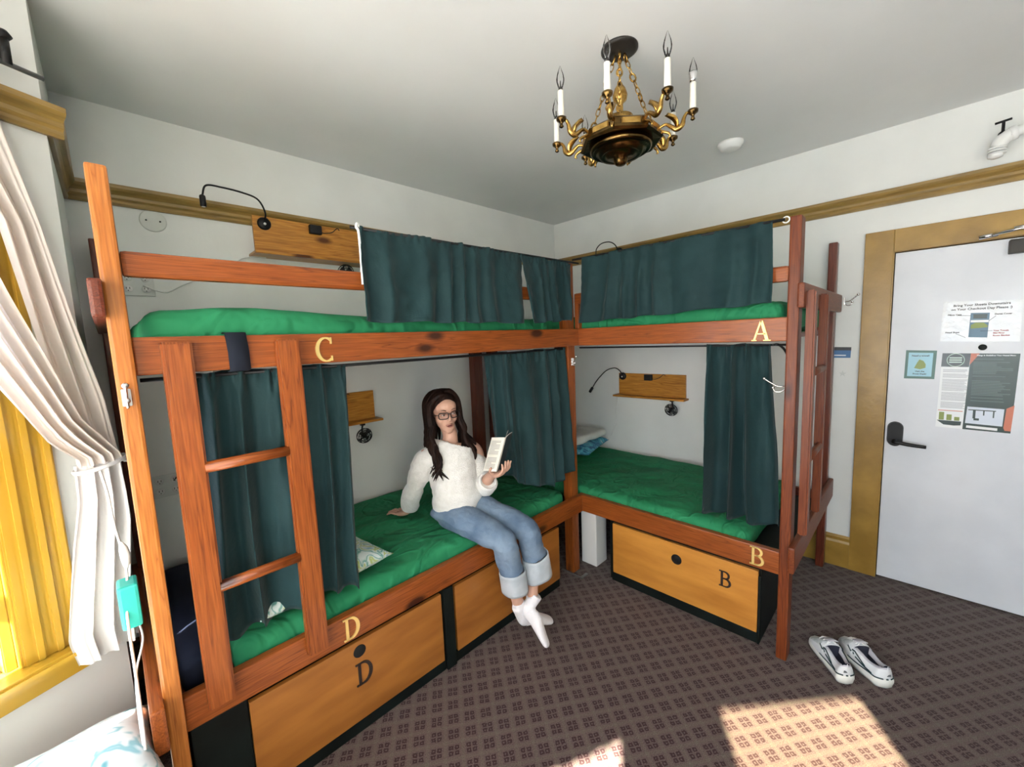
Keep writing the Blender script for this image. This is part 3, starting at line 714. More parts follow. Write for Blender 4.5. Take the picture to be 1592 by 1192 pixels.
# ------------------------------------------------------------------ bunk beds
def part(parent, name, m, *boxes, bev=.004, label=None):
    bm = B()
    for lo, hi in boxes: box(bm, lo, hi, bev)
    o = obj(name, bm, m, parent)
    if label: o['label'] = label
    return o
ZC0, ZC1, ZD0, ZD1 = 1.556, 1.665, .433, .547
YF = -1.125
left = thing('bunk_bed', (-2.25, -.57, 0), 'red-brown pine bunk bed marked C and D along the back wall, seated woman on it', 'bunk bed', 'wooden bunk beds with green mattresses')
part(left, 'post', W['lz'], ((-3.352, -1.150, 0), (-3.308, -1.065, 2.115)), bev=.008, label='honey coloured front post')
part(left, 'post', W['z'], ((-1.255, -1.088, 0), (-1.182, -1.02, 2.095)), bev=.006)
part(left, 'post', W['dz'], ((-3.365, -.10, 0), (-3.32, -.02, 2.13)), bev=.006, label='very dark rear post')
part(left, 'post', W['dz'], ((-1.225, -.10, 0), (-1.135, -.03, 1.60)), bev=.006, label='very dark rear post')
part(left, 'side_rail', W['x'], ((-3.308, YF, ZC0), (-1.186, YF+.036, ZC1)), bev=.005)
part(left, 'side_rail', W['x'], ((-3.308, YF, ZD0), (-1.186, YF+.036, ZD1)), bev=.005)
part(left, 'side_rail', W['dx'], ((-3.32, -.055, ZC0), (-1.2, -.02, ZC1-.03)))
part(left, 'side_rail', W['dx'], ((-3.32, -.055, ZD0), (-1.2, -.02, ZD1-.03)))
part(left, 'guard_rail', W['x'], ((-3.308, YF, 1.832), (-1.25, YF+.03, 1.903)), bev=.012)
part(left, 'cross_rail', W['dy'], ((-3.378, -1.198, 1.715), (-3.350, -.02, 1.815)), bev=.008)
part(left, 'cross_rail', W['y'], ((-3.385, -1.195, .46), (-3.350, -.02, .60)), bev=.008)
part(left, 'platform', W['dx'], ((-3.30, YF+.036, 1.565), (-1.20, -.055, 1.59)))
part(left, 'platform', W['dx'], ((-3.30, YF+.036, .425), (-1.26, -.055, .45)))
def ladder(parent, P, ax, out, h0, h1, wd, gap, rungs, m):
    """P = inner lower-left corner; ax along the ladder's width, out = outward normal"""
    P, ax, out = V(P), V(ax), V(out); bm = B()
    L = thing('ladder', V((0, 0, 0)), None, None); L.parent = parent; L.location = P-wloc(parent)
    for u in (0, gap):
        bm = B(); obox(bm, P+ax*(u+wd/2)+out*.0175+V((0, 0, (h0+h1)/2)), ax*(wd/2), out*.0175, V((0, 0, (h1-h0)/2)), .006)
        obj('stile', bm, m['z'], L)
    for z in rungs:
        bm = B(); ia, ib = wd-.006, gap+.006
        tube(bm, [P+ax*ia+out*.022+V((0, 0, z)), P+ax*ib+out*.022+V((0, 0, z))], [(.018, .016)]*2, 12, side=(0, 0, 1)); obj('rung', bm, m['x' if abs(ax.x) > .5 else 'y'], L, True)
    return L
LW = {'z': W['lz'], 'x': W['lx'], 'y': W['ly']}
part(left, 'sun_block_board', W['dy'], ((-3.345, -1.06, 0), (-3.332, -.10, .46)))  # added dark board, stops the low sun reaching under the bed
lad = ladder(left, (-3.252, YF-.002, 0), (1, 0, 0), (0, -1, 0), .485, 1.648, .073, .298, (.872, 1.262), {'z': W['z'], 'x': W['x'], 'y': W['y']})
bm = B(); tube(bm, [(-3.30, -1.075, 1.540), (-1.27, -1.075, 1.540)], .006, 8); obj('curtain_rod', bm, M_black, left, True)
bm = B(); tube(bm, [(-2.66, -1.142, 2.062), (-1.20, -1.142, 2.072)], .006, 8); obj('curtain_rod', bm, M_black, left, True)
bm = B(); tube(bm, [(-2.632, -1.152, 1.85), (-2.632, -1.152, 2.035), (-2.640, -1.150, 2.062), (-2.632, -1.146, 2.078), (-2.622, -1.142, 2.062)], .005, 8, 24); setp(obj('rod_hook', bm, M_white, left, True), 'white hooked rod bracket')
for chh, org, h in (('C', (-2.822, YF, 1.560), .092),): obj('letter', letter(B(), chh, org, (1, 0, 0), (0, 0, 1), (0, -1, 0), h), M_gold_letter, left)['label'] = 'gold letter C'
obj('letter', letter(B(), 'D', (-2.815, YF, .445), (1, 0, 0), (0, 0, 1), (0, -1, 0), .092), M_gold_letter, left)['label'] = 'gold letter D'

right = thing('bunk_bed', (-.6, -1.2, 0), 'red-brown pine bunk bed marked A and B along the right wall, nearest the door', 'bunk bed', 'wooden bunk beds with green mattresses')
part(right, 'post', W['rz'], ((-1.186, -2.305, 0), (-1.105, -2.260, 2.10)), bev=.007)
part(right, 'post', W['dz'], ((-.105, -2.305, 0), (-.035, -2.260, 2.13)), bev=.007, label='dark rear post by the wall')
part(right, 'post', W['dz'], ((-1.03, -.10, 0), (-.955, -.03, 1.60)), bev=.006, label='very dark head post')
part(right, 'post', W['dz'], ((-.09, -.10, 0), (-.03, -.03, 1.6)), bev=.006)
XF = -1.186
part(right, 'side_rail', W['y'], ((XF, -2.262, ZC0), (XF+.036, -1.09, ZC1)), bev=.005)
part(right, 'side_rail', W['y'], ((XF, -2.262, ZD0), (XF+.036, -1.09, ZD1)), bev=.005)
part(right, 'side_rail', W['dy'], ((-.06, -2.262, ZC0), (-.03, -.1, ZC1-.04)))
part(right, 'side_rail', W['dy'], ((-.06, -2.262, ZD0), (-.03, -.1, ZD1-.04)))
part(right, 'guard_rail', W['y'], ((XF+.002, -2.262, 1.822), (XF+.034, -1.09, 1.892)), bev=.012)
part(right, 'guard_stub', W['z'], ((XF+.004, -1.125, 1.665), (XF+.040, -1.092, 1.87)), bev=.006)
part(right, 'cross_rail', W['rx'], ((-1.228, -2.330, 1.700), (-.02, -2.303, 1.808)), bev=.008)
part(right, 'cross_rail', W['rx'], ((-1.228, -2.330, .478), (-.02, -2.303, .605)), bev=.008)
part(right, 'platform', W['dy'], ((XF+.036, -2.25, 1.565), (-.03, -.10, 1.59)))
part(right, 'platform', M_blackp, ((XF+.036, -2.25, .425), (-.03, -.10, .45)), label='black slatted base')
ladder(right, (-1.188, -2.330, 0), (1, 0, 0), (0, -1, 0), .66, 1.775, .062, .33, (1.015, 1.41), {'z': W['rz'], 'x': W['rx'], 'y': W['ry']})
bm = B(); tube(bm, [(-1.130, -2.255, 1.538), (-1.130, -1.09, 1.540)], .005, 8); obj('curtain_rod', bm, M_black, right, True)
bm = B(); tube(bm, [(-1.200, -2.245, 2.088), (-1.200, -1.10, 2.10)], .007, 8); obj('curtain_rod', bm, M_black, right, True)
bm = B(); tube(bm, [V((-1.19, -2.247, 2.088))+V((0, .013*math.cos(q), .013*math.sin(q))) for q in [k_*PI/6 for k_ in range(12)]], .003, 6, closed=True); setp(obj('rod_hook', bm, M_white, right, True), 'white ring hook')
obj('letter', letter(B(), 'A', (XF, -2.125, 1.560), (0, -1, 0), (0, 0, 1), (-1, 0, 0), .094), M_gold_letter, right)['label'] = 'gold letter A'
obj('letter', letter(B(), 'B', (XF, -2.138, .448), (0, -1, 0), (0, 0, 1), (-1, 0, 0), .094), M_gold_letter, right)['label'] = 'gold letter B'

# mattresses with green sheets
def wrinkle(long_axis, seed, amp=.006, sag=None):
    def fn(p):
        q = p.copy()
        a = p.x if long_axis == 'x' else p.y; b = p.y if long_axis == 'x' else p.x
        n1_ = noise.noise(V((a*2.2+seed, b*7, seed))); n2_ = noise.noise(V((a*9, b*3+seed, 2.2)))
        rd = abs(noise.noise(V((a*3+b*5, b*9-a*2, seed+4))))
        q.z += (amp*n1_+amp*.5*n2_+amp*1.1*(.25-rd))*(1 if p.z > 0 else 0)
        if sag: q.z += sag(p)
        return q
    return fn
def mattress(name, lo, hi, ax, seed, label, sag=None, r=.055, amp=.008):
    o = obj(name, rbox(lo, hi, r, .026, wrinkle(ax, seed, amp, sag)), M_green, None, True)
    setp(o, label, 'mattress', 'mattresses in fitted green sheets'); return o
mattress('mattress', (-3.16, -1.075, .451), (-1.30, -.06, .60), 'x', 1, 'green sheeted mattress the woman sits on, lower bed marked D', lambda p: -.03*(1+p.y) if p.z > .5 else 0)
mattress('mattress', (-3.285, -1.085, 1.592), (-1.42, -.06, 1.735), 'x', 2.5, 'green sheeted mattress on the upper bed marked C', lambda p: (.030*math.exp(-((p.x+3.0)/.25)**2)) if p.z > 1.66 else 0)
mattress('mattress', (-1.145, -2.12, .451), (-.065, -.12, .59), 'y', 4, 'green sheeted mattress on the lower bed marked B', lambda p: -.035*(1.14+p.x) if p.z > .5 else 0)
mattress('mattress', (-1.147, -2.24, 1.592), (-.065, -.12, 1.745), 'y', 6, 'green sheeted mattress on the upper bed marked A')
# navy folded blanket at the head of bed D
bm = rbox((-3.30, -1.02, .451), (-3.165, -.12, .575), .03, .04, wrinkle('y', 9, .01)); setp(obj('folded_blanket', bm, M_navy, None, True), 'dark navy folded blanket at the window end of bed D', 'blanket')

# pillows
def pillow(name, c, sx, sy, sz, rz, m, label, tilt=0, group=None):
    bm = B(); N = 22; c = V(c)
    Rm = Matrix.Rotation(rz, 3, 'Z') @ Matrix.Rotation(tilt, 3, 'Y')
    top, bot = [], []
    for i in range(N+1):
        rt, rb = [], []
        for j in range(N+1):
            u, v = -1+2*i/N, -1+2*j/N
            e = max(0, (1-abs(u)**3.2))*max(0, (1-abs(v)**3.2)); e = e**.5
            k_ = 1-.07*(abs(u)**2)*(1-v*v)*0-.06*((1-abs(u))*0+abs(v)**6*(1-abs(u)**2))
            x = u*sx*(1-.08*(1-v*v)*abs(u)); y = v*sy*(1-.08*(1-u*u)*abs(v))
            n_ = .12*noise.noise(V((u*2.2+c.x, v*2.2, 1.3)))+.05*noise.noise(V((u*6, v*6+c.y, 3)))
            rt.append(c+Rm @ V((x, y, sz*(e*(1+n_))+.002))); rb.append(c+Rm @ V((x, y, -sz*.75*e)))
        top.append(rt); bot.append(rb)
    sheetgrid(bm, top); sheetgrid(bm, [r_[::-1] for r_ in bot]); bmesh.ops.remove_doubles(bm, verts=bm.verts, dist=.0045)
    return setp(obj(name, bm, m, None, True), label, 'pillow', group)
pillow('pillow', (-2.82, -.87, .655), .28, .18, .058, .12, M_pilD, 'leaf patterned pale pillow half hidden behind the curtain on bed D')
pillow('pillow', (-.38, -.52, .625), .28, .20, .055, .25, M_pilB, 'blue wave patterned pillow in the corner of bed B')
bm = rbox((-.62, -.66, .675), (-.12, -.30, .745), .03, .02, lambda p: p+V((0, 0, .012*noise.noise(p*9)))); setp(obj('folded_duvet', bm, noisy('white_duvet', (.62, .64, .58), (.72, .74, .70), 9, .85, .3), None, True), 'white folded duvet on the blue pillow in the corner of bed B', 'duvet')
# window bed in the bay with sunlit pillow
t = thing('day_bed', (-3.78, -1.75, 0), 'low white day bed in the bay under the yellow window', 'bed')
bm = B(); box(bm, (-4.12, -2.20, 0), (-3.47, -1.15, .28), .01); obj('base', bm, W['dy'], t)
obj('mattress_pad', rbox((-4.13, -2.22, .281), (-3.46, -1.13, .40), .05, .05, wrinkle('y', 3, .006)), noisy('white_sheet', (.68, .70, .72), (.74, .76, .78), 5, .85, .2), t, True)
pillow('pillow', (-3.60, -1.17, .47), .235, .20, .085, .10, M_pilW, 'sunlit white pillow with pale teal print on the day bed')

# ------------------------------------------------------------------ storage boxes
def letter_part(parent, chh, org, ux, nrm, h, m, lab):
    o = obj('letter', letter(B(), chh, org, ux, (0, 0, 1), nrm, h, .005), m, parent); o['label'] = lab; return o
def disc(parent, c, nrm, r):
    bm = B(); lathe(bm, c, [(r, 0), (r, .002), (0, .002)], 28, nrm); o = obj('finger_hole', bm, mat('hole_black', (.003, .003, .003), .9), parent, True); return o
s1 = thing('storage_box', (-2.74, -.7, 0), 'long under-bed wooden storage box with dark letter D below bed D', 'storage box', 'under-bed storage boxes')
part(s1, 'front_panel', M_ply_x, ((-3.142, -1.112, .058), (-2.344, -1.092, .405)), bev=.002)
part(s1, 'carcass', M_blackp, ((-3.17, -1.091, .0), (-2.335, -.45, .40)))
part(s1, 'end_panel', M_blackp, ((-3.30, -1.105, .056), (-3.145, -1.091, .42)))
part(s1, 'plinth', M_blackp, ((-3.30, -1.106, 0), (-2.335, -1.091, .056)))
disc(s1, (-2.753, -1.112, .362), (0, -1, 0), .026); letter_part(s1, 'D', (-2.776, -1.112, .213), (1, 0, 0), (0, -1, 0), .098, M_black_letter, 'dark letter D')
s2 = thing('storage_box', (-1.85, -.7, 0), 'plain wooden under-bed storage box behind the woman\'s legs', 'storage box', 'under-bed storage boxes')
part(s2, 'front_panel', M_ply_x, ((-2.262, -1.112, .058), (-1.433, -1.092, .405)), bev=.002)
part(s2, 'carcass', M_blackp, ((-2.275, -1.091, 0), (-1.425, -.45, .40)))
part(s2, 'plinth', M_blackp, ((-2.27, -1.106, 0), (-1.43, -1.091, .056)))
part(s2, 'divider', M_blackp, ((-2.333, -1.118, 0), (-2.276, -1.05, .42)), label='black upright between the two boxes')
s3 = thing('storage_box', (-.8, -1.75, 0), 'black framed wooden storage box with dark letter B below bed B', 'storage box', 'under-bed storage boxes')
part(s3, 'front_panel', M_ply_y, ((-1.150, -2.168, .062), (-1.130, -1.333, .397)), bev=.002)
part(s3, 'carcass', M_blackp, ((-1.129, -2.180, 0), (-.50, -1.300, .412)))
part(s3, 'plinth', M_blackp, ((-1.145, -2.180, 0), (-1.129, -1.320, .058)))
part(s3, 'edge_strip', M_blackp, ((-1.150, -2.180, 0), (-1.128, -2.169, .37)))
disc(s3, (-1.150, -1.752, .305), (-1, 0, 0), .030); letter_part(s3, 'B', (-1.150, -1.985, .248), (0, -1, 0), (-1, 0, 0), .088, M_black_letter, 'dark letter B')
bm = B(); box(bm, (-1.09, -1.165, 0), (-.955, -1.04, .40), .008); setp(obj('white_column', bm, M_white, None), 'short white boxed column on the carpet between the two bunks', 'column')
bm = B(); box(bm, (-1.275, -1.17, 0), (-1.20, -1.150, .006)); box(bm, (-1.275, -1.15, 0), (-1.262, -1.0, .006)); setp(obj('floor_bracket', bm, mat('grey_steel', (.2, .19, .19), .4, .6), None), 'flat grey metal bracket on the carpet at the centre post', 'bracket')

# ------------------------------------------------------------------ teal curtains
def curtain(top, bot, nf, a0, a1, seed, label, **k_):
    bm = B(); drape(bm, top, bot, nf, a0, a1, seed, **k_)
    o = solid(obj('bunk_curtain', bm, M_teal, None, True), .0025); return setp(o, label, 'curtain', 'teal bunk curtains')
curtain([(-2.625, -1.146, 2.068), (-1.72, -1.146, 2.070)], [(-2.645, -1.172, 1.705), (-1.735, -1.172, 1.700)], 8, .004, .014, 1, 'wide short teal curtain on the upper bed C, from its white rod bracket', ruffle=.006)
curtain([(-1.745, -1.155, 2.066), (-1.285, -1.146, 2.062)], [(-1.70, -1.182, 1.70), (-1.285, -1.160, 1.715)], 5, .004, .014, 2, 'narrow short dark teal curtain on upper bed C beside the centre post', ruffle=.006)
curtain([(-1.206, -1.175, 2.103), (-1.206, -2.198, 2.092)], [(-1.226, -1.160, 1.700), (-1.226, -2.205, 1.730)], 8, .004, .013, 3, 'wide short teal curtain on the upper bed A', ruffle=.003)
curtain([(-3.195, -1.072, 1.552), (-2.90, -1.072, 1.552), (-2.695, -1.072, 1.545)], [(-3.20, -1.048, .625), (-2.90, -1.095, .655), (-2.715, -1.098, .635)], 4.3, .014, .030, 4, 'long teal curtain hanging behind the ladder at bed D', ruffle=.012, nx=140, nz=50, hem=.012)
curtain([(-1.86, -.95, 1.54), (-1.80, -1.06, 1.545), (-1.28, -1.072, 1.545)], [(-1.78, -.93, .84), (-1.70, -1.09, .76), (-1.47, -1.105, .685), (-1.265, -1.112, .735)], 5, .010, .020, 5, 'long teal curtain gathered against the centre post on bed D', ruffle=.008, nx=140, nz=50)
curtain([(-1.130, -1.905, 1.545), (-1.130, -2.185, 1.545)], [(-1.118, -1.885, .632), (-1.115, -2.225, .640)], 3.2, .024, .050, 7.6, 'long teal curtain gathered at the door end of bed B', ruffle=.010, nx=120, nz=50, hem=.02, sharp=.7)
# black strap over the C rail
bm = B(); P_ = [(-1.075, 1.60), (-1.080, 1.672), (-1.10, 1.674), (-1.132, 1.672), (-1.1335, 1.61), (-1.1335, 1.553), (-1.10, 1.548)]
sheetgrid(bm, [[V((x, y, z)) for x in (-3.092+.004*(i > 3), -3.065, -3.034+.004*(i > 3))] for i, (y, z) in enumerate(P_)]); setp(solid(obj('webbing_strap', bm, M_strap), .003), 'black webbing strap looped over the C rail between the ladder stiles', 'strap')

# ------------------------------------------------------------------ wall shelves, lamps, adapters, fans
def P2(f, a, n_, z): return f(a, n_, z)
fy = lambda a, n_, z: V((a, -n_, z))            # back wall: a = x
fx = lambda a, n_, z: V((-n_, a, z))            # right wall: a = y (decreasing to the right)
def shelf(f, a0, a1, z0, z1, ax, label, off=0):
    t = thing('wall_shelf', f((a0+a1)/2, 0, z0), label, 'shelf', 'pine wall shelves above the beds')
    bm = B(); p, q = f(a0, off, z0), f(a1, off+.018, z1); box(bm, [min(p[i], q[i]) for i in range(3)], [max(p[i], q[i]) for i in range(3)], .002); obj('back_panel', bm, W['s'+ax], t)
    s_ = 1 if a1 > a0 else -1
    bm = B(); p, q = f(a0-.02*s_, 0, z0-.016), f(a1+.02*s_, off+.10, z0); box(bm, [min(p[i], q[i]) for i in range(3)], [max(p[i], q[i]) for i in range(3)], .004); obj('ledge', bm, W['s'+ax], t)
    return t
def lamp(f, a, z, nf, path, label, head_dir):
    t = thing('reading_lamp', f(a, nf, z), label, 'reading lamp', 'black gooseneck reading lamps')
    out = f(a, 1, z)-f(a, 0, z)
    bm = B(); lathe(bm, f(a, nf, z), [(.034, 0), (.034, .010), (.028, .018), (.0, .018)], 24, out); obj('lamp_base', bm, M_black, t, True)
    bm = B(); ball(bm, f(a, nf+.02, z-.004), .007, 10); setp(obj('switch_button', bm, M_white, t, True), 'white push button')
    pts = [f(*q) for q in path]; bm = B(); tube(bm, pts, .0045, 8, 40); obj('gooseneck', bm, M_black, t, True)
    e = pts[-1]; d = V(head_dir).normalized(); bm = B(); lathe(bm, e, [(.006, -.004), (.012, 0), (.0135, .006), (.0135, .050), (.011, .053), (0, .050)], 14, d); h = obj('lamp_head', bm, M_black, t, True)
    bm = B(); lathe(bm, e+d*.0535, [(.009, 0), (0, .001)], 12, d); obj('lamp_lens', bm, M_white, h, True)
    return t
def adapter(f, a, z, nf, s_, label):
    t = thing('power_adapter', f(a, nf, z), label, 'power adapter', 'black power adapters on the wall shelves')
    bm = B(); p, q = f(a-.035, nf, z-.026), f(a+.035, nf+.03, z+.026); box(bm, [min(p[i], q[i]) for i in range(3)], [max(p[i], q[i]) for i in range(3)], .006); obj('adapter_body', bm, M_black, t)
    bm = B(); tube(bm, [f(a+.03*s_, nf+.012, z-.01), f(a+.06*s_, nf+.018, z-.012), f(a+.10*s_, nf+.016, z), f(a+.135*s_, nf+.012, z+.03), f(a+.15*s_, nf+.006, z+.02)], .0025, 6, 24); obj('cord', bm, M_black, t, True)
def fan(f, a, z, label, s_):
    t = thing('clip_fan', f(a, .07, z), label, 'fan', 'small black clip-on fans under the shelves')
    out = (f(a, 1, z)-f(a, 0, z)); ax_ = (out+V((0, 0, -.25))).normalized(); c = f(a, .075, z); s1_ = ax_.orthogonal().normalized(); s2_ = ax_.cross(s1_)
    bm = B()
    for r_, o_ in ((.052, 0), (.046, .016), (.034, .022), (.020, .025), (.046, -.016)):
        tube(bm, [c+ax_*o_+(s1_*math.cos(q)+s2_*math.sin(q))*r_ for q in [2*PI*k_/24 for k_ in range(24)]], .0022, 6, closed=True)
    for k_ in range(12):
        q = 2*PI*k_/12; e = s1_*math.cos(q)+s2_*math.sin(q); tube(bm, [c+ax_*.026+e*.008, c+ax_*.022+e*.034, c+ax_*.016+e*.046, c+e*.052, c-ax_*.016+e*.046], .0013, 5)
    obj('cage', bm, M_black, t, True)
    bm = B(); lathe(bm, c, [(.014, -.03), (.016, -.02), (.016, .006), (.010, .012), (0, .012)], 14, ax_)
    for k_ in range(4):
        q = 2*PI*k_/4; e = s1_*math.cos(q)+s2_*math.sin(q); g = s2_*math.cos(q)-s1_*math.sin(q)
        f0 = [c+e*.012-g*.006+ax_*.002, c+e*.042-g*.014+ax_*.004, c+e*.040+g*.014-ax_*.008, c+e*.012+g*.008-ax_*.006]
        bm.faces.new([bm.verts.new(v) for v in f0])
    obj('blades', bm, M_black, t, True)
    bm = B(); tube(bm, [c-ax_*.026, c-ax_*.03+V((0, 0, .03)), f(a, .06, z+.072)], .006, 8, 12); p_ = f(a, .06, z+.078); box(bm, p_-V((.014, .014, .010)), p_+V((.014, .014, .006)), .003); obj('clip', bm, M_black, t)
def cord(name, pts, r, m, label, cat='cable', n=60):
    bm = B(); tube(bm, pts, r, 6, n); return setp(obj(name, bm, m, None, True), label, cat)
shelf(fy, -2.717, -2.085, 2.150, 2.352, 'x', 'pine wall shelf on the back wall above the upper bed C', .044)
shelf(fy, -2.700, -2.078, 1.112, 1.302, 'x', 'pine wall shelf above bed D, left of the woman\'s head')
shelf(fx, -.732, -1.347, 1.068, 1.262, 'y', 'knotty pine wall shelf above bed B on the right wall')
shelf(fx, -.745, -1.350, 2.150, 2.335, 'y', 'pine wall shelf behind the short curtain of upper bed A', .044)
lamp(fy, -2.662, 2.312, .063, [(-2.662, .085, 2.325), (-2.665, .12, 2.36), (-2.70, .14, 2.415), (-2.77, .15, 2.432), (-2.86, .155, 2.437), (-2.925, .155, 2.432), (-2.945, .155, 2.38)], 'black gooseneck lamp arching over the picture rail at upper bed C', (0, 0, -1))
lamp(fx, -.775, 1.235, .019, [(-.775, .045, 1.255), (-.770, .07, 1.29), (-.735, .10, 1.315), (-.67, .14, 1.29), (-.59, .17, 1.20), (-.555, .19, 1.135)], 'black gooseneck lamp pointing down beside the bed B shelf', (-.1, .5, -.8))
lamp(fx, -.775, 2.345, .063, [(-.775, .085, 2.355), (-.765, .12, 2.40), (-.72, .14, 2.428), (-.65, .15, 2.425), (-.60, .15, 2.39), (-.59, .15, 2.34)], 'black gooseneck lamp loop rising behind the curtain of upper bed A', (0, 0, -1))
lamp(fy, -2.64, 1.262, .019, [(-2.64, .04, 1.28), (-2.645, .06, 1.32), (-2.69, .09, 1.36), (-2.75, .12, 1.33), (-2.78, .13, 1.26)], 'black gooseneck lamp on the bed D shelf, behind the long curtain', (-.3, 0, -1))
adapter(fy, -2.392, 2.318, .063, 1, 'black adapter on the shelf above upper bed C')
adapter(fx, -1.028, 1.232, .019, -1, 'black adapter on the bed B shelf')
adapter(fx, -1.015, 2.325, .063, -1, 'black adapter peeking over the curtain rod of upper bed A')
adapter(fy, -2.40, 1.270, .019, 1, 'black adapter on the bed D shelf')
fan(fy, -2.192, 1.010, 'small black round fan hanging below the bed D shelf', 1)
fan(fy, -2.225, 2.078, 'small black round fan below the shelf of upper bed C', 1)
fan(fx, -1.250, .972, 'small black round fan hanging below the bed B shelf', 1)
cord('white_cord', [fx(-.71, .01, 1.052), fx(-.70, .012, .98), fx(-.69, .012, .90), fx(-.695, .012, .80), fx(-.66, .012, .72), fx(-.64, .02, .66)], .003, M_white, 'thin white cable down the wall from the bed B shelf')
cord('white_cord', [fy(-3.20, .012, 1.945), fy(-3.12, .03, 1.915), fy(-3.05, .03, 1.955), fy(-2.99, .012, 1.985), fy(-2.88, .012, 2.00), fy(-2.80, .012, 2.10), fy(-2.735, .03, 2.13), fy(-2.66, .03, 2.133)], .0028, M_offw, 'grey-white cable looping from the outlet to the shelf at upper bed C')
def outlet(x, z, w_, label, n=2, plugd=True):
    t = thing('outlet_plate', (x, 0, z), label, 'power outlet')
    bm = B(); box(bm, (x-w_/2, -.006, z-.058), (x+w_/2, 0, z+.058), .003); obj('plate', bm, M_offw, t)
    for k_ in range(n):
        for s_ in (-1, 1):
            xx = x+(-w_/4 if k_ == 0 else w_/4) if n == 2 else x
            bm = B(); lathe(bm, (xx, -.006, z+.026*s_), [(.017, 0), (.017, .0025), (0, .0025)], 20, (0, -1, 0)); s_o = obj('socket', bm, M_white, t, True)
            bm = B()
            for dx in (-.006, .006): box(bm, (xx+dx-.0012, -.0092, z+.026*s_-.001), (xx+dx+.0012, -.0085, z+.026*s_+.008))
            ball(bm, (xx, -.0088, z+.026*s_-.008), .0022, 8); obj('slot', bm, M_black, s_o)
outlet(-3.222, 1.955, .13, 'wall outlet plate behind the guard rail of upper bed C')
outlet(-3.210, .945, .12, 'four-socket outlet plate on the back wall above bed D, left of ladder')
cord('black_cord', [fy(-3.185, .012, .965), fy(-3.17, .03, .985), fy(-3.14, .03, .965), fy(-3.11, .02, .90)], .003, M_black, 'short dark plug cable at the lower outlet', n=20)
bm = B(); lathe(bm, (-3.13, 0, 2.262), [(.052, 0), (.052, .003), (.046, .005), (0, .005)], 32, (0, -1, 0)); cp = obj('blank_cover_plate', bm, noisy('painted_plate', (.62, .64, .60), (.68, .69, .66), 5, .5), None, True); setp(cp, 'round painted blank cover plate just below the picture rail', 'cover plate')
bm = B()
for dx in (-.026, .026): ball(bm, (-3.13+dx, -.006, 2.262), .004, 8)
obj('screw', bm, M_black, cp)

# ------------------------------------------------------------------ hooks
def knob_hook(loc, out, side_, label, s=1.0, m=M_chrome):
    loc, out, side_ = V(loc), V(out), V(side_); up = V((0, 0, 1))
    t = thing('coat_hook', loc, label, 'hook', 'chrome coat hooks')
    bm = B(); obox(bm, loc+out*.002, side_*.010, up*.024, out*.002, .0015); obj('hook_plate', bm, m, t)
    bm = B(); tube(bm, [loc+out*.002, loc+out*.03*s+up*.0, loc+out*.055*s+up*.016, loc+out*.078*s+up*.034], .0035, 8, 20); ball(bm, loc+out*.080*s+up*.036, .008, 12)
    tube(bm, [loc+out*.002-up*.012, loc+out*.02*s-up*.026, loc+out*.04*s-up*.024, loc+out*.046*s-up*.010], .0033, 8, 16); ball(bm, loc+out*.047*s-up*.007, .007, 12); obj('hook_arm', bm, m, t, True)
knob_hook((-3.335, -1.152, 1.500), (0, -1, 0), (1, 0, 0), 'brushed metal double hook on the left front post', .75)
knob_hook((-1.215, -1.090, 1.452), (-.55, -.83, 0), (.83, -.55, 0), 'bright double hook on the centre post under the rail', .9)
knob_hook((-1.140, -2.258, 1.345), (-.35, .94, 0), (.94, .35, 0), 'bright double hook inside the right post beside the long curtain', 1.1)
knob_hook((-.07, -2.345, 1.765), (-.15, -.99, 0), (.99, -.15, 0), 'thin double hook near the casing on end of upper cross rail', .85)
bm = B(); tube(bm, [(-1.18, -2.21, 1.540), (-1.10, -2.215, 1.538), (-1.00, -2.225, 1.50), (-.95, -2.24, 1.42), (-.94, -2.245, 1.36)], .0055, 8, 24); setp(obj('bent_rod', bm, M_black, None, True), 'thin black bent rod curving behind the curtain at the right post', 'rod')
# sticker card and star hook on right wall
t = thing('wall_card', (-.001, -2.335, 1.41), 'small blue and white card on the right wall behind the bunk', 'card')
flat('card', [(-2.292, 1.478), (-2.385, 1.476), (-2.383, 1.408), (-2.291, 1.408)], -.0005, mat('card_blue', (.05, .16, .36), .4), t)
flat('card_band', [(-2.292, 1.478), (-2.385, 1.476), (-2.385, 1.455), (-2.291, 1.457)], -.0012, M_blk, t)
flat('card_strip', [(-2.300, 1.428), (-2.36, 1.427), (-2.36, 1.420), (-2.300, 1.421)], -.0012, M_wt, t)
bm = B(); st = [(.022 if i % 2 == 0 else .008, PI/2+i*PI/5) for i in range(10)]
lo = [bm.verts.new((-.0005, -2.348-r_*math.cos(a), 1.305+r_*math.sin(a))) for r_, a in st]; hi = [bm.verts.new((-.003, -2.348-r_*math.cos(a), 1.305+r_*math.sin(a))) for r_, a in st]
bm.faces.new(lo[::-1]); bm.faces.new(hi)
for i in range(10): bm.faces.new((lo[i], lo[(i+1) % 10], hi[(i+1) % 10], hi[i]))
setp(obj('star_sticker', bm, M_offw), 'pale star shaped sticker on the right wall below the blue card', 'sticker')
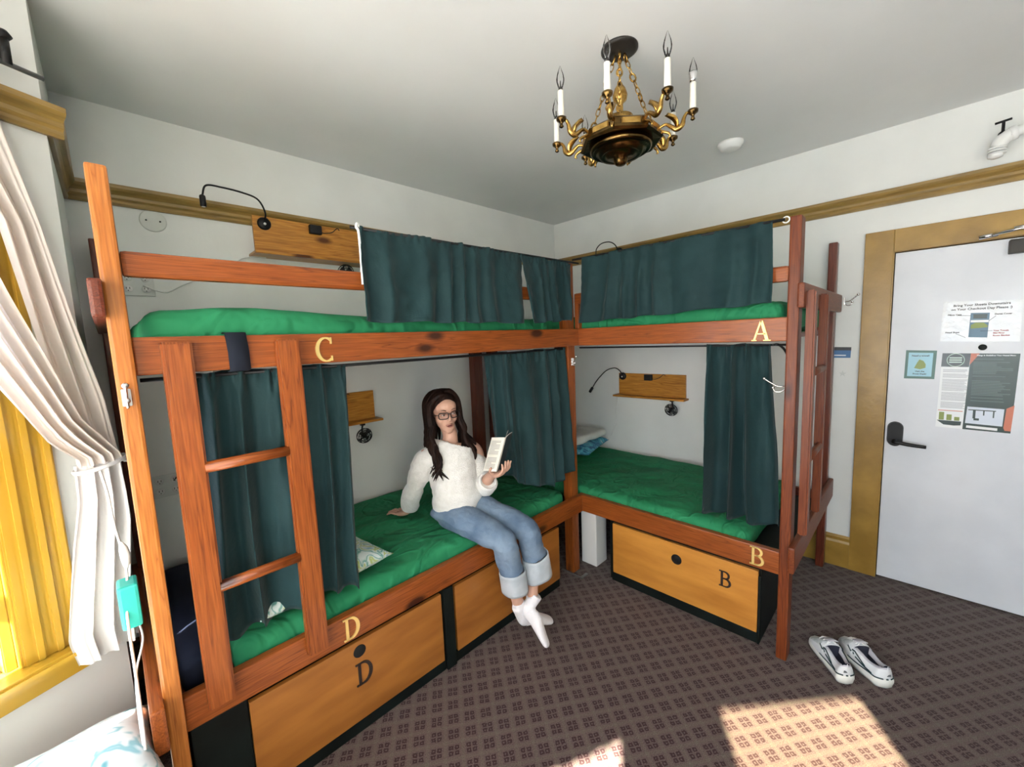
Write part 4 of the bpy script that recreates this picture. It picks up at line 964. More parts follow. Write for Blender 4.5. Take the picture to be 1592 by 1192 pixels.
# teal box and white lamp cord with switch at the left post
bm = B(); box(bm, (-3.415, -1.05, .795), (-3.368, -.97, .93), .008); setp(obj('teal_box', bm, M_tealbox), 'bright teal plastic box hanging behind the left front post', 'box')
t = thing('switch_cord', (-3.40, -.97, .55), 'white lamp cord with inline switch hanging from the curtain tie to the floor', 'cable')
bm = B(); tube(bm, [(-3.412, -.955, 1.272), (-3.404, -.96, 1.20), (-3.400, -.965, 1.10), (-3.393, -.97, 1.03), (-3.388, -.99, .95), (-3.40, -1.05, .85), (-3.40, -1.12, .70), (-3.40, -1.20, .58), (-3.41, -1.22, .30), (-3.42, -1.20, .01)], .0035, 6, 60)
tube(bm, [(-3.385, -.97, .80), (-3.375, -1.02, .74), (-3.40, -1.06, .66), (-3.405, -1.15, .60), (-3.405, -1.2, .5)], .003, 6, 40); obj('cord', bm, M_white, t, True)
bm = B(); tube(bm, [(-3.392, -.972, 1.045), (-3.388, -.975, 1.02), (-3.386, -.98, .985), (-3.387, -.985, .96)], [(.003, .003), (.011, .008), (.011, .008), (.004, .003)], 10, 12); obj('inline_switch', bm, M_white, t, True)

# ------------------------------------------------------------------ white tied-back window curtain
def wp(u, z, off): return PA+(PB-PA).normalized()*u+V((0, 0, z))+n1*off
def interp(tab, z):
    tab = sorted(tab)
    if z <= tab[0][0]: return tab[0][1]
    for (a, b), (c, d) in zip(tab, tab[1:]):
        if z <= c: return b+(d-b)*(z-a)/(c-a)
    return tab[-1][1]
def strand(bm, z0, z1, Rt, Lt, nf, amp, off, seed, nz=46, nx=60, mi=0):
    rows = []
    for i in range(nz+1):
        z = z0+(z1-z0)*i/nz; r_, l_ = interp(Rt, z), interp(Lt, z); row = []
        for j in range(nx+1):
            s = j/nx; ph = nf*2*PI*s+seed+.6*math.sin(z*3+seed); am = amp*min(1, (l_-r_)/.10+.25)
            row.append(wp(r_+(l_-r_)*s, z+.004*math.sin(ph)*(z < .75), off+am*math.sin(ph)+.4*am*math.sin(2.3*ph+1)+.003*noise.noise(V((s*9, z*6, seed)))))
        rows.append(row)
    sheetgrid(bm, rows, mi)
wc = thing('window_curtain', wp(.1, .64, .08), 'cream damask curtain tied back in front of the yellow window casing', 'curtain')
bm = B()
strand(bm, 2.43, 1.275, [(1.24, -.020), (1.295, -.020), (1.474, -.007), (1.766, .046), (2.043, .090), (2.263, .133), (2.43, .16)], [(1.24, .088), (1.30, .088), (1.45, .105), (2.005, .168), (2.43, .34)], 2.5, .016, .075, 0)
strand(bm, 2.43, 1.275, [(1.24, -.010), (1.30, .0), (1.428, .082), (1.793, .189), (2.43, .36)], [(1.24, .100), (1.30, .105), (1.367, .164), (1.501, .223), (2.0, .45), (2.43, .78)], 4, .018, .115, 2)
obj('drape', bm, M_wcurt, wc, True)
bm = B()
strand(bm, 1.275, .645, [(.645, .0), (.842, -.006), (1.064, -.030), (1.228, -.021), (1.28, -.020)], [(.645, .155), (.736, .172), (1.027, .128), (1.164, .102), (1.28, .098)], 3.2, .022, .095, 4)
obj('curtain_tail', bm, M_wtail, wc, True)
bm = B(); ring = []
for i in range(20):
    a = 2*PI*i/20; ring.append(wp(.038+.066*math.cos(a), 1.268+.012*math.cos(a+PI), .092+.045*math.sin(a)))
tube(bm, ring, [(.007, .004)]*20, 6, closed=True); tube(bm, [wp(-.02, 1.262, .10), wp(-.045, 1.255, .085)], .005, 6)
setp(obj('tie_back', bm, mat('tie_cord', (.6, .6, .62), .5), wc, True), 'thin grey-white tie')
t = thing('curtain_pole', wp(.3, 2.43, .10), 'thin grey curtain pole with dark bracket above the picture rail', 'curtain pole')
bm = B(); tube(bm, [wp(.035, 2.432, .10), wp(.88, 2.432, .10)], .007, 10); obj('pole', bm, mat('grey_pole', (.25, .25, .26), .35, .7), t, True)
bm = B(); tube(bm, [wp(.108, 2.47, .0), wp(.108, 2.47, .10)], .006, 8); tube(bm, [wp(.108, 2.43, .10), wp(.108, 2.50, .10)], [.012, .012], 10); lathe(bm, wp(.108, 2.505, .10), [(.012, -.01), (.020, 0), (.012, .012), (0, .016)], 14); obj('pole_bracket', bm, M_black, t, True)
# curtain panels added unseen at the bay's other windows, cut to shape the sun patches
def cpan(label, pts, m):
    """pts: ((y, ztop, zbot), ...) on the plane x = -4.17"""
    bm = B(); rows = []
    for i in range(13):
        row = []
        for j in range(61):
            s = j/60*(len(pts)-1); k_ = min(int(s), len(pts)-2); f_ = s-k_; a, b = pts[k_], pts[k_+1]
            y = a[0]+(b[0]-a[0])*f_; zt = a[1]+(b[1]-a[1])*f_; zb = a[2]+(b[2]-a[2])*f_
            row.append(V((-4.17+.012*math.sin(j*1.3), y, zt+(zb-zt)*i/12)))
        rows.append(row)
    sheetgrid(bm, rows); return setp(obj('window_curtain', bm, m, None, True), label, 'curtain', 'added panels shaping the sun in the bay windows')
cpan('added unseen white panel cut to shape the sun at the near half of the bay front window', ((-1.17, 2.4, .68), (-1.315, 2.4, .68), (-1.32, 2.4, 1.72), (-1.355, 2.4, 1.70), (-1.36, 2.4, 1.34), (-2.0, 2.4, .98), (-2.12, 2.4, .68), (-2.32, 2.4, .68), (-2.40, 2.4, .98)), M_wcurt)
cpan('added unseen white panel cut to shape the sun at the far half of the bay front window', ((-2.40, 2.4, .98), (-2.55, 2.4, 1.42), (-3.09, 2.4, 1.86), (-3.42, 2.4, 2.16)), M_wcurt)

bm = B(); sheetgrid(bm, [[V((-4.15+.01*math.sin(j*1.1), -1.17-.30*j/20, z)) for j in range(21)] for z in (1.40, 1.15, .9, .66)]); setp(obj('sun_block_panel', bm, M_wcurt, None, True), 'added unseen white panel blocking the sun low on the bay front window', 'curtain')  # extra unseen cloth, keeps the sun off the wall under the sill
M_vs = glass('sun_dimmer_voile', (.66, .62, .50), .1)
_s = M_vs.node_tree; _tr = _s.nodes.new('ShaderNodeBsdfTranslucent'); _tr.inputs[0].default_value = (.8, .77, .68, 1); _ad = _s.nodes.new('ShaderNodeAddShader'); _mx = [n for n in _s.nodes if n.type == 'MIX_SHADER'][0]; _o = [n for n in _s.nodes if n.type == 'OUTPUT_MATERIAL'][0]
_m2 = _s.nodes.new('ShaderNodeMixShader'); _m2.inputs[0].default_value = .30; _s.links.new(_mx.outputs[0], _m2.inputs[1]); _s.links.new(_tr.outputs[0], _m2.inputs[2]); _s.links.new(_m2.outputs[0], _o.inputs[0])
_nd = (PD-PC).normalized(); _nn = V((-_nd.y, _nd.x, 0)); _nn = _nn if _nn.x > 0 else -_nn
bm = B(); sheetgrid(bm, [[PC+_nd*(.18+.84*j/40)+_nn*(.035+.008*math.sin(j*1.2))+V((0, 0, z)) for j in range(41)] for z in (2.5, 1.7, 1.1, .6)]); setp(obj('sun_dimmer_sheer', bm, M_vs, None, True), 'added unseen ivory sheer dimming the sun through the far bay window', 'curtain')  # sheer added out of view to weaken the second sun patch
# ------------------------------------------------------------------ trainers
M_shoe = noisy('white_leather', (.66, .68, .70), (.74, .75, .77), 12, .45, .1)
M_mesh = noisy('grey_mesh', (.42, .46, .46), (.60, .62, .63), 60, .8, .3, bscale=140)
M_sgreen = mat('dark_green_trim', (.01, .035, .04), .45); M_lin = mat('dark_lining', (.012, .014, .03), .85); M_sole = mat('shoe_sole', (.74, .74, .70), .5); M_tongue = mat('shoe_grey_collar', (.48, .47, .52), .7)
def shoe(heel, toe, label, mir=1):
    heel, toe = V((*heel, 0)), V((*toe, 0)); L = (toe-heel).length; fw = (toe-heel).normalized(); sd_ = V((-fw.y, fw.x, 0))*mir
    t = thing('trainer', (heel+toe)/2, label, 'shoe', 'white trainers left on the carpet')
    hw = lambda s: L*(.125+.045*math.sin(PI*min(1, s*1.0))**.8*1 - .02*math.cos(2*PI*s)*0)*( (1-((s-.75)/.25)**2*.55 if s > .75 else 1))*(max(.0, 1-((.06-s)/.06)**2*.45) if s < .06 else 1)
    ctr = lambda s: .012*math.sin(PI*s)*(-1)
    def pt(s, x, z): return heel+fw*(s*L)+sd_*(x+ctr(s))+V((0, 0, z))
    def hwe(s):
        e = 1
        if s < .08: e = math.sqrt(max(0, 1-((.08-s)/.08)**2))*.9+.1
        if s > .86: e = math.sqrt(max(0, 1-((s-.86)/.14)**2))*.97+.03
        base = .040+.012*math.sin(PI*min(max((s-.15)/.85, 0), 1)); return base*e*L/.27
    NS, NX = 40, 24
    # sole
    bm = B(); prof = [(.92, .004), (1.0, .012), (1.06, .020), (1.04, .030), (.98, .036)]
    rings = []
    out = [(s/NS, 1) for s in range(NS+1)]+[(s/NS, -1) for s in range(NS, -1, -1)]
    for k_, (f_, z) in enumerate(prof):
        rings.append([bm.verts.new(pt(-.01+s*1.02 if f_ > 1 else s, sg*hwe(s)*f_, z*(1+.28*max(0, .45-s)/.45)+(.010*((s-.8)/.2)**2 if s > .8 else 0)+(.006 if .42 < s < .52 and z < .015 else 0))) for s, sg in out])
    n_ = len(out)
    for a, b in zip(rings, rings[1:]):
        for i in range(n_): bm.faces.new((a[i], a[(i+1) % n_], b[(i+1) % n_], b[i]))
    bm.faces.new(rings[0][::-1]); bm.faces.new(rings[-1]); bmesh.ops.remove_doubles(bm, verts=bm.verts, dist=.0004); obj('sole', bm, M_sole, t, True)
    bm = B()
    for sg in (-1, 1): tube(bm, [pt(s/20*.55, sg*hwe(max(.004, s/20*.55))*1.03, .040+.008*(1-s/20)) for s in range(21)], [(.0035, .0015)]*21, 6)
    tube(bm, [pt(-.002, x_*hwe(.0)*1.0, .048) for x_ in (-1, 0, 1)], .0035, 6); obj('sole_stripe', bm, M_sgreen, t, True)
    # upper
    def hgt(s):
        if s < .35: return .098+.016*(1-s/.35)**2-.010*math.sin(PI*s/.35)
        if s < .62: return .098+.012*math.sin((s-.35)/.27*PI/2)*.4
        return .103-.062*((s-.62)/.38)**1.15
    def opening(s): return 1/(1+math.exp(-(.50-s)*60))*(1 if s > .03 else 0)
    bm = B(); rows = []
    for i in range(NS+1):
        s = i/NS; row = []; w_ = hwe(s); h = hgt(s)*(L/.27); op = opening(s)
        for j in range(NX+1):
            q = -1+2*j/NX; a = q*PI/2; x = w_*math.sin(a)*(1.0 if abs(q) > .6 else 1); x = w_*(abs(math.sin(a))**.8)*(1 if q >= 0 else -1)
            z = .034+(h-.034)*max(0, math.cos(a))**.55
            lean = 1-.30*((z-.034)/(h-.034+1e-6))*(1 if s < .5 else .2)
            x *= lean
            inner = abs(q) < .52
            if op > .5 and inner: z = .034+.012+(h-.046)*max(0, (abs(q)-.40)/.12)**.5*1.0 if abs(q) > .40 else .044; x *= .92
            row.append(pt(s, x, z))
        rows.append(row)
    vs = [[bm.verts.new(p) for p in r_] for r_ in rows]
    for i in range(NS):
        for j in range(NX):
            q = -1+2*(j+.5)/NX; s = (i+.5)/NS
            f_ = bm.faces.new((vs[i][j], vs[i][j+1], vs[i+1][j+1], vs[i+1][j])); f_.smooth = True
            mi = 0
            if s > .60 and abs(q) < .72: mi = 1
            if s < .5 and abs(q) < .44: mi = 2
            if s < .5 and .44 < abs(q) < .62: mi = 3
            f_.material_index = mi
    for i in (0,): bm.faces.new([v for v in vs[0]]).material_index = 0
    o = obj('upper', bm, [M_shoe, M_mesh, M_lin, M_tongue], t)
    for p_ in o.data.polygons: p_.use_smooth = True
    # side stripes and laces
    bm = B()
    for sg in (-1, 1):
        for (s0, s1, q0, q1) in ((.50, .24, .66, .90), (.60, .46, .66, .84), (.42, .12, .88, .96)):
            pts = []
            for k_ in range(9):
                f_ = k_/8; s = s0+(s1-s0)*f_; q = (q0+(q1-q0)*f_); a = q*PI/2; w_ = hwe(s); h = hgt(s)
                x = w_*abs(math.sin(a))**.8; z = .034+(h-.034)*max(0, math.cos(a))**.55; x *= 1-.30*((z-.034)/(h-.034))*(1 if s < .5 else .2)
                pts.append(pt(s, sg*(x+.001), z))
            tube(bm, pts, [(.0045, .0018)]*9, 6, side=(0, 0, 1))
    obj('side_stripe', bm, M_sgreen, t, True)
    bm = B()
    for k_ in range(5):
        s = .56+.055*k_; z = hgt(s)+.003
        tube(bm, [pt(s, -.020, z-.008), pt(s+.01, 0, z), pt(s+.02*(1 if k_ % 2 else -1), .020, z-.008)], .0025, 6, 10)
    tube(bm, [pt(.55, 0, hgt(.55)+.006), pt(.53, .018, .098), pt(.56, .030, .085), pt(.57, .012, .093)], .0022, 6, 16); tube(bm, [pt(.55, 0, hgt(.55)+.006), pt(.52, -.018, .097), pt(.55, -.03, .085), pt(.57, -.01, .093)], .0022, 6, 16)
    obj('laces', bm, M_white, t, True)
    # tongue and heel mark
    bm = B(); sheetgrid(bm, [[pt(.64-.16*f_, x_*.020, hgt(.6)+.004+.016*f_-.004*abs(x_)) for x_ in (-1, -.5, 0, .5, 1)] for f_ in (0, .33, .66, 1)]); solid(obj('tongue', bm, M_tongue, t), .004)
    bm = B(); quadp = [pt(-.004, -.002, .062), pt(-.004, .014, .062), pt(-.004, .012, .072), pt(-.004, .004, .070)]; bm.faces.new([bm.verts.new(v) for v in quadp]); solid(obj('heel_mark', bm, mat('heel_grey', (.12, .13, .15), .5), t), .002)
shoe((-1.160, -2.530), (-.955, -2.383), 'white and green trainer nearest the bunk post, pair with the other', 1)
shoe((-1.070, -2.660), (-.862, -2.492), 'white and green trainer further from the bunk post, nearer the door', -1)
#PERSON
# ------------------------------------------------------------------ person
woman = thing('person', (-2.05, -.95, .0), 'woman in cream off-shoulder sweater, cuffed jeans and glasses sitting on bed D reading', 'person')
Hc = V((-2.062, -.822, 1.234)); Ff = V((-.30, -.95, -.08)).normalized(); Uu = V((-.055, .055, 1)); Uu = (Uu-Ff*Uu.dot(Ff)).normalized(); Ss = Uu.cross(Ff).normalized()
def hd(s, f, u): return Hc+Ss*s+Ff*f+Uu*u
HM = Matrix(((Ss.x, Ff.x, Uu.x), (Ss.y, Ff.y, Uu.y), (Ss.z, Ff.z, Uu.z))).to_4x4()
def hball(bm, c, r, seg=20): ball(bm, hd(*c), r, seg, HM)
NK = V((-2.045, -.850, 1.045)); SL, SR = V((-2.185, -.795, .998)), V((-1.915, -.888, .985))
sh = (SR-SL).normalized()
bm = B()
hball(bm, (0, -.012, .026), (.072, .092, .088)); hball(bm, (0, .020, -.040), (.056, .064, .066)); hball(bm, (0, .064, -.098), (.024, .022, .017)); hball(bm, (0, .050, -.080), (.040, .038, .026)); hball(bm, (0, .045, .03), (.060, .044, .050))
for s_ in (-1, 1):
    hball(bm, (s_*.034, .046, -.032), (.025, .030, .030), 12); hball(bm, (s_*.028, .080, .022), (.021, .010, .007), 10); hball(bm, (s_*.076, -.008, -.012), (.010, .019, .030), 12)
    hball(bm, (s_*.009, .096, -.034), (.008, .009, .007), 8)
tube(bm, [hd(0, .078, .014), hd(0, .090, -.004), hd(0, .102, -.022), hd(0, .104, -.034)], [.007, .007, .009, .010], 10, 12)
hball(bm, (0, .084, -.066), (.021, .010, .010), 10)
tube(bm, [hd(0, -.018, -.045), NK+V((0, .006, .06)), NK+V((0, .010, 0)), NK+V((0, .015, -.06))], [.044, .041, .050, .085], 18, 16)
# trunk
tube(bm, [NK+V((0, .01, -.005)), V((-2.048, -.848, 1.00)), V((-2.05, -.855, .92)), V((-2.053, -.872, .80)), V((-2.05, -.89, .70)), V((-2.05, -.89, .655))],
     [(.07, .05), (.125, .065), (.125, .085), (.105, .08), (.13, .095), (.11, .07)], 24, 30, side=sh)
# arms
elb_l, wr_l = V((-2.182, -.690, .815)), V((-2.192, -.598, .640)); elb_r, wr_r = V((-1.905, -.940, .775)), V((-1.948, -1.082, .893))
tube(bm, [V((-2.13, -.815, 1.0)), SL, V((-2.19, -.755, .92)), elb_l, V((-2.19, -.645, .73)), wr_l], [.036, .036, .036, .034, .031, .023], 16, 34)
tube(bm, [V((-1.97, -.87, 1.0)), SR, V((-1.898, -.905, .92)), elb_r, V((-1.925, -1.005, .83)), wr_r], [.05, .046, .040, .036, .033, .024], 16, 34)
hball  # (head helper kept for the face parts below)
# resting hand
tube(bm, [wr_l, V((-2.198, -.572, .617)), V((-2.205, -.545, .606)), V((-2.210, -.520, .602))], [(.022, .022), (.030, .018), (.036, .014), (.034, .012)], 14, 14, side=(1, .35, 0))
for (b_, t_, r_) in (((-2.240, -.520, .602), (-2.268, -.463, .593), .0075), ((-2.222, -.512, .604), (-2.246, -.440, .593), .008), ((-2.204, -.508, .604), (-2.217, -.434, .593), .008), ((-2.186, -.512, .602), (-2.186, -.448, .593), .007)):
    b_, t_ = V(b_), V(t_); tube(bm, [b_, b_.lerp(t_, .45)+V((0, 0, .010)), b_.lerp(t_, .75)+V((0, 0, .006)), t_], [r_*1.12, r_, r_*.92, r_*.7], 10, 14)
tube(bm, [(-2.185, -.570, .612), (-2.160, -.553, .604), (-2.143, -.528, .598), (-2.137, -.512, .596)], [.011, .010, .009, .006], 10, 12)
# book hand: palm under the spine, fingers up the outside of the back cover, thumb on the page
SPB = V((-1.996, -1.174, .940)); W2N = V((.90, .42, .05)).normalized(); OUT = V((.42, -.90, 0)).normalized(); BUP = V((.052, -.024, .174)).normalized()
tube(bm, [wr_r, V((-1.957, -1.122, .905)), V((-1.968, -1.160, .916)), V((-1.966, -1.186, .930))], [(.024, .020), (.030, .018), (.036, .015), (.034, .013)], 14, 14, side=W2N)
for i in range(4):
    b_ = SPB+V((.95, .10, .02))*(-.004+.0205*i)+OUT*.020+V((0, 0, -.016+.002*i)); L_ = (.92, 1.05, 1.0, .82)[i]
    tube(bm, [b_-OUT*.012+V((0, 0, -.006)), b_+BUP*.020*L_+OUT*.004, b_+BUP*.042*L_+OUT*.001, b_+BUP*.062*L_-OUT*.004+V((.003, -.003, 0))*(i-1)], [.0084, .0076, .0070, .0052], 10, 18)
tube(bm, [V((-1.957, -1.118, .903)), V((-1.985, -1.120, .918)), V((-2.008, -1.132, .936)), V((-2.012, -1.146, .955))], [.012, .011, .0098, .007], 10, 14)
# legs inside the jeans
HL, HR = V((-2.115, -.90, .680)), V((-1.975, -.905, .680)); KL, KR = V((-2.043, -1.245, .600)), V((-1.880, -1.262, .600))
AL, AR = V((-1.960, -1.262, .185)), V((-1.912, -1.308, .238))
tube(bm, [HL, KL.lerp(HL, .5)+V((0, 0, .01)), KL, KL.lerp(AL, .4), AL], [.06, .06, .045, .042, .027], 14, 36)
tube(bm, [HR, KR.lerp(HR, .5)+V((0, 0, .01)), KR, V((-1.872, -1.288, .45)), V((-1.892, -1.300, .34)), AR], [.06, .06, .043, .036, .030, .027], 14, 36)
TL_, TR_ = V((-1.752, -1.300, .040)), V((-1.932, -1.425, .050))
def foot(bm, A, heel, toe, k=1.0):
    A, heel, toe = V(A), V(heel), V(toe); m_ = heel.lerp(toe, .60); up = (A-heel).normalized(); sd_ = (toe-heel).cross(up).normalized()
    tube(bm, [A+up*.04, A, heel.lerp(A, .35), heel], [.030*k, .029*k, .030*k, .024*k], 14, 14)
    tube(bm, [heel+up*.006, heel.lerp(toe, .28)+up*.026, heel.lerp(toe, .52)+up*.018, heel.lerp(toe, .78)+up*.007, heel.lerp(toe, .94)+up*.002, toe], [(.024*k, .024*k), (.027*k, .032*k), (.033*k, .025*k), (.037*k, .017*k), (.029*k, .013*k), (.012*k, .008*k)], 16, 26, side=sd_)
heelR, heelL = V((-1.948, -1.285, .185)), V((-1.925, -1.262, .105))
foot(bm, AR, heelR, TR_, .86); foot(bm, AL, heelL, TL_, .86)
me = remesh(bm, .0035, 3, .5)
body = obj('body', me, M_skin, woman, True)
body['label'] = 'bare face, neck, shoulder and hands'
# socks
bm = B(); foot(bm, AR, heelR, TR_, 1.14); tube(bm, [AR+V((.003, .003, .03)), AR+V((.001, 0, .0)), heelR.lerp(AR, .5)], [.033, .032, .032], 14, 10)
o = obj('sock', remesh(bm, .005, 5), M_sock, woman, True)
bm = B(); foot(bm, AL, heelL, TL_, 1.14); tube(bm, [AL+V((-.012, 0, .06)), AL, heelL.lerp(AL, .5)], [.033, .033, .033], 14, 10)
obj('sock', remesh(bm, .005, 5), M_sock, woman, True)
def crease(me, amp, sx, sy, sz, seed):
    nrm = [v.normal.copy() for v in me.vertices]
    for v, n_ in zip(me.vertices, nrm):
        c = v.co; q = noise.noise(V((c.x*sx+seed, c.y*sy, c.z*sz))); r_ = abs(noise.noise(V((c.x*sx*2.1, c.y*sy*2.1+seed, c.z*sz*1.8))))
        v.co = c+n_*(amp*q+amp*.9*(.22-r_))
# jeans
bm = B()
tube(bm, [V((-2.05, -.872, .730)), V((-2.05, -.88, .700)), V((-2.05, -.885, .668)), V((-2.05, -.885, .632))], [(.125, .085), (.150, .105), (.155, .115), (.120, .080)], 26, 16, side=sh)
for Hh, K, cuffc, dx in ((HL, KL, V((-2.012, -1.272, .43)), -.0), (HR, KR, V((-1.862, -1.292, .45)), 0)):
    tube(bm, [Hh+V((0, .03, 0)), Hh.lerp(K, .35)+V((0, 0, .006)), Hh.lerp(K, .72)+V((0, 0, .006)), K+V((0, .012, .006)), K+V((.001, -.016, -.028)), K.lerp(cuffc, .45), cuffc], [(.080, .078), (.088, .074), (.077, .068), (.066, .064), (.064, .062), (.062, .060), (.068, .062)], 20, 44, side=(1, 0, 0))
me = remesh(bm, .006, 5, .5); crease(me, .008, 9, 9, 16, 2); crease(me, .004, 18, 18, 26, 7)
jeans = obj('jeans', me, M_denim, woman, True)
def cuff(c0, c1, rx0, rx1, ry, tilt):
    bm = B(); rows = []
    for i in range(9):
        t = i/8; c = V(c0).lerp(V(c1), t); row = []
        for j in range(37):
            a = 2*PI*j/36; rx = rx0+(rx1-rx0)*t
            row.append(c+V((math.cos(a)*rx, math.sin(a)*ry*(1+.12*t), tilt*math.cos(a)))*(1+.03*math.sin(5*a+t*2)))
        rows.append(row)
    sheetgrid(bm, rows)
    bmesh.ops.remove_doubles(bm, verts=bm.verts, dist=.0005)
    o = obj('cuff', bm, M_denimc, jeans, True); md = o.modifiers.new('t', 'SOLIDIFY'); md.thickness = .006; md.offset = 0; o['label'] = 'pale turned-up cuff'
cuff((-2.013, -1.272, .440), (-1.998, -1.272, .325), .070, .066, .060, .0)
cuff((-1.860, -1.292, .468), (-1.853, -1.300, .352), .073, .084, .064, .012)
bm = B()   # outer seam stitching line down each leg
for K, c in ((KL, V((-2.050, -1.330, .45))), (KR, V((-1.885, -1.352, .47)))):
    pass
bm.free()
# sweater
bm = B()
tube(bm, [V((-2.045, -.850, 1.07)), V((-2.047, -.848, 1.03)), V((-2.052, -.850, .985)), V((-2.055, -.862, .90)), V((-2.056, -.880, .81)), V((-2.052, -.890, .745)), V((-2.050, -.892, .700))],
     [(.085, .070), (.125, .082), (.142, .098), (.130, .106), (.126, .108), (.138, .114), (.126, .106)], 28, 36, side=sh)
tube(bm, [V((-2.12, -.82, .985)), V((-2.178, -.795, .965)), V((-2.195, -.75, .885)), V((-2.203, -.690, .80)), V((-2.202, -.635, .715)), V((-2.192, -.608, .668)), V((-2.191, -.598, .655))], [.068, .062, .053, .047, .050, .046, .036], 18, 44)
tube(bm, [V((-1.985, -.875, .935)), V((-1.925, -.892, .918)), V((-1.905, -.915, .865)), V((-1.902, -.942, .785)), V((-1.908, -.965, .780)), V((-1.925, -1.000, .812)), V((-1.931, -1.014, .826))], [.066, .060, .056, .054, .055, .056, .050], 18, 44)
me = remesh(bm, .0055, 6, .5); crease(me, .011, 6, 6, 11, 5); crease(me, .0025, 15, 15, 9, 2)
bm = B(); bm.from_mesh(me); bpy.data.meshes.remove(me)
kill = [f for f in bm.faces if (lambda c: c.z > 1.048-.42*(c.x+2.05)+.35*(c.y+.86)*0 and c.z > .93)(f.calc_center_median())]
bmesh.ops.delete(bm, geom=kill, context='FACES')
dcut = (wr_r-elb_r).normalized(); kill = [f for f in bm.faces if (f.calc_center_median()-V((-1.933, -1.022, .833))).dot(dcut) > 0 and f.calc_center_median().y < -.97 and f.calc_center_median().x > -1.99]
bmesh.ops.delete(bm, geom=kill, context='FACES')
sw = obj('sweater', bm, M_knit, woman, True); md = sw.modifiers.new('thickness', 'SOLIDIFY'); md.thickness = .006; md.offset = 1
bm = B(); c = V((-1.932, -1.018, .829)); a_ = dcut.orthogonal().normalized(); b_ = dcut.cross(a_)
tube(bm, [c+(a_*math.cos(q)+b_*math.sin(q))*.048 for q in [2*PI*k_/28 for k_ in range(28)]], [(.016, .008)]*28, 10, closed=True, side=dcut); setp(obj('rolled_cuff', bm, M_knit, sw, True), 'rolled-up sleeve end')
bm = B(); c = V((-2.191, -.602, .660)); dd = (wr_l-elb_l).normalized(); a_ = dd.orthogonal().normalized(); b_ = dd.cross(a_)
tube(bm, [c+(a_*math.cos(q)+b_*math.sin(q))*.033 for q in [2*PI*k_/24 for k_ in range(24)]], [(.014, .006)]*24, 10, closed=True, side=dd); obj('sleeve_cuff', bm, M_knit, sw, True)
# face parts
for s_ in (-1, 1):
    bm = B(); ball(bm, hd(s_*.029, .0785, .000), .0104, 16); ey = obj('eye', bm, M_eye, woman, True)
    bm = B(); ball(bm, hd(s_*.029, .0778, .0052), (.0135, .0118, .0088), 16, HM); ball(bm, hd(s_*.029, .0772, -.0070), (.0130, .0105, .0060), 14, HM); obj('eyelid', bm, M_skin, ey, True)
    bm = B(); ball(bm, hd(s_*.029+.001, .0838, -.0018), .0056, 12); obj('iris', bm, M_iris, ey, True)
    bm = B(); tube(bm, [hd(s_*.018, .0865, .0005), hd(s_*.029, .0900, .0018), hd(s_*.041, .0845, .0005)], [.0008, .0016, .0008], 6, 10); setp(obj('eyelash', bm, M_hair, ey, True))
    bm = B(); tube(bm, [hd(s_*.014, .0925, .020), hd(s_*.030, .0925, .0265), hd(s_*.048, .078, .020)], [(.0012, .0022), (.0016, .0032), (.0008, .0014)], 6, 14); obj('eyebrow', bm, M_hair, woman, True)
bm = B(); tube(bm, [hd(-.022, .086, -.0605), hd(-.010, .0945, -.0595), hd(0, .0955, -.0605), hd(.010, .0945, -.0595), hd(.022, .086, -.0605)], [.001, .0024, .0022, .0024, .001], 8, 20)
tube(bm, [hd(-.020, .0865, -.0635), hd(-.008, .0940, -.0710), hd(.008, .0940, -.0710), hd(.020, .0865, -.0635)], [.001, .0030, .0030, .001], 8, 20); setp(obj('lips', bm, M_lip, woman, True), 'rosy parted lips')
bm = B(); ball(bm, hd(0, .0905, -.0652), (.013, .004, .0030), 12, HM); obj('mouth', bm, M_iris, woman, True)
# glasses
gl = thing('glasses', (0, 0, 0), None, None); gl.parent = woman; gl.location = hd(0, .1, 0)-wloc(woman)
bm = B()
def lens_pts(s_, k=1.0):
    out = []
    for j in range(28):
        a = 2*PI*j/28; ca, sa = math.cos(a), math.sin(a); x = math.copysign(abs(ca)**.55, ca)*.0255*k; z = math.copysign(abs(sa)**.55, sa)*.0165*k-(.0)
        out.append(hd(s_*.0325+x, .1045-.30*max(0, abs(s_*.0325+x)-.02), -.004+z+(.003 if sa > 0 else 0)*abs(x)/.0255))
    return out
for s_ in (-1, 1):
    tube(bm, lens_pts(s_), .0026, 8, closed=True)
    tube(bm, [hd(s_*.058, .094, .004), hd(s_*.070, .080, .004), hd(s_*.078, .03, .0), hd(s_*.079, -.005, -.004)], .0017, 6, 16)
tube(bm, [hd(-.008, .1045, .003), hd(0, .108, .006), hd(.008, .1045, .003)], .002, 6, 8); obj('frame', bm, M_black, gl, True)
for s_ in (-1, 1):
    bm = B(); bm.faces.new([bm.verts.new(p_) for p_ in lens_pts(s_, .98)]); obj('lens', bm, M_lens, gl)
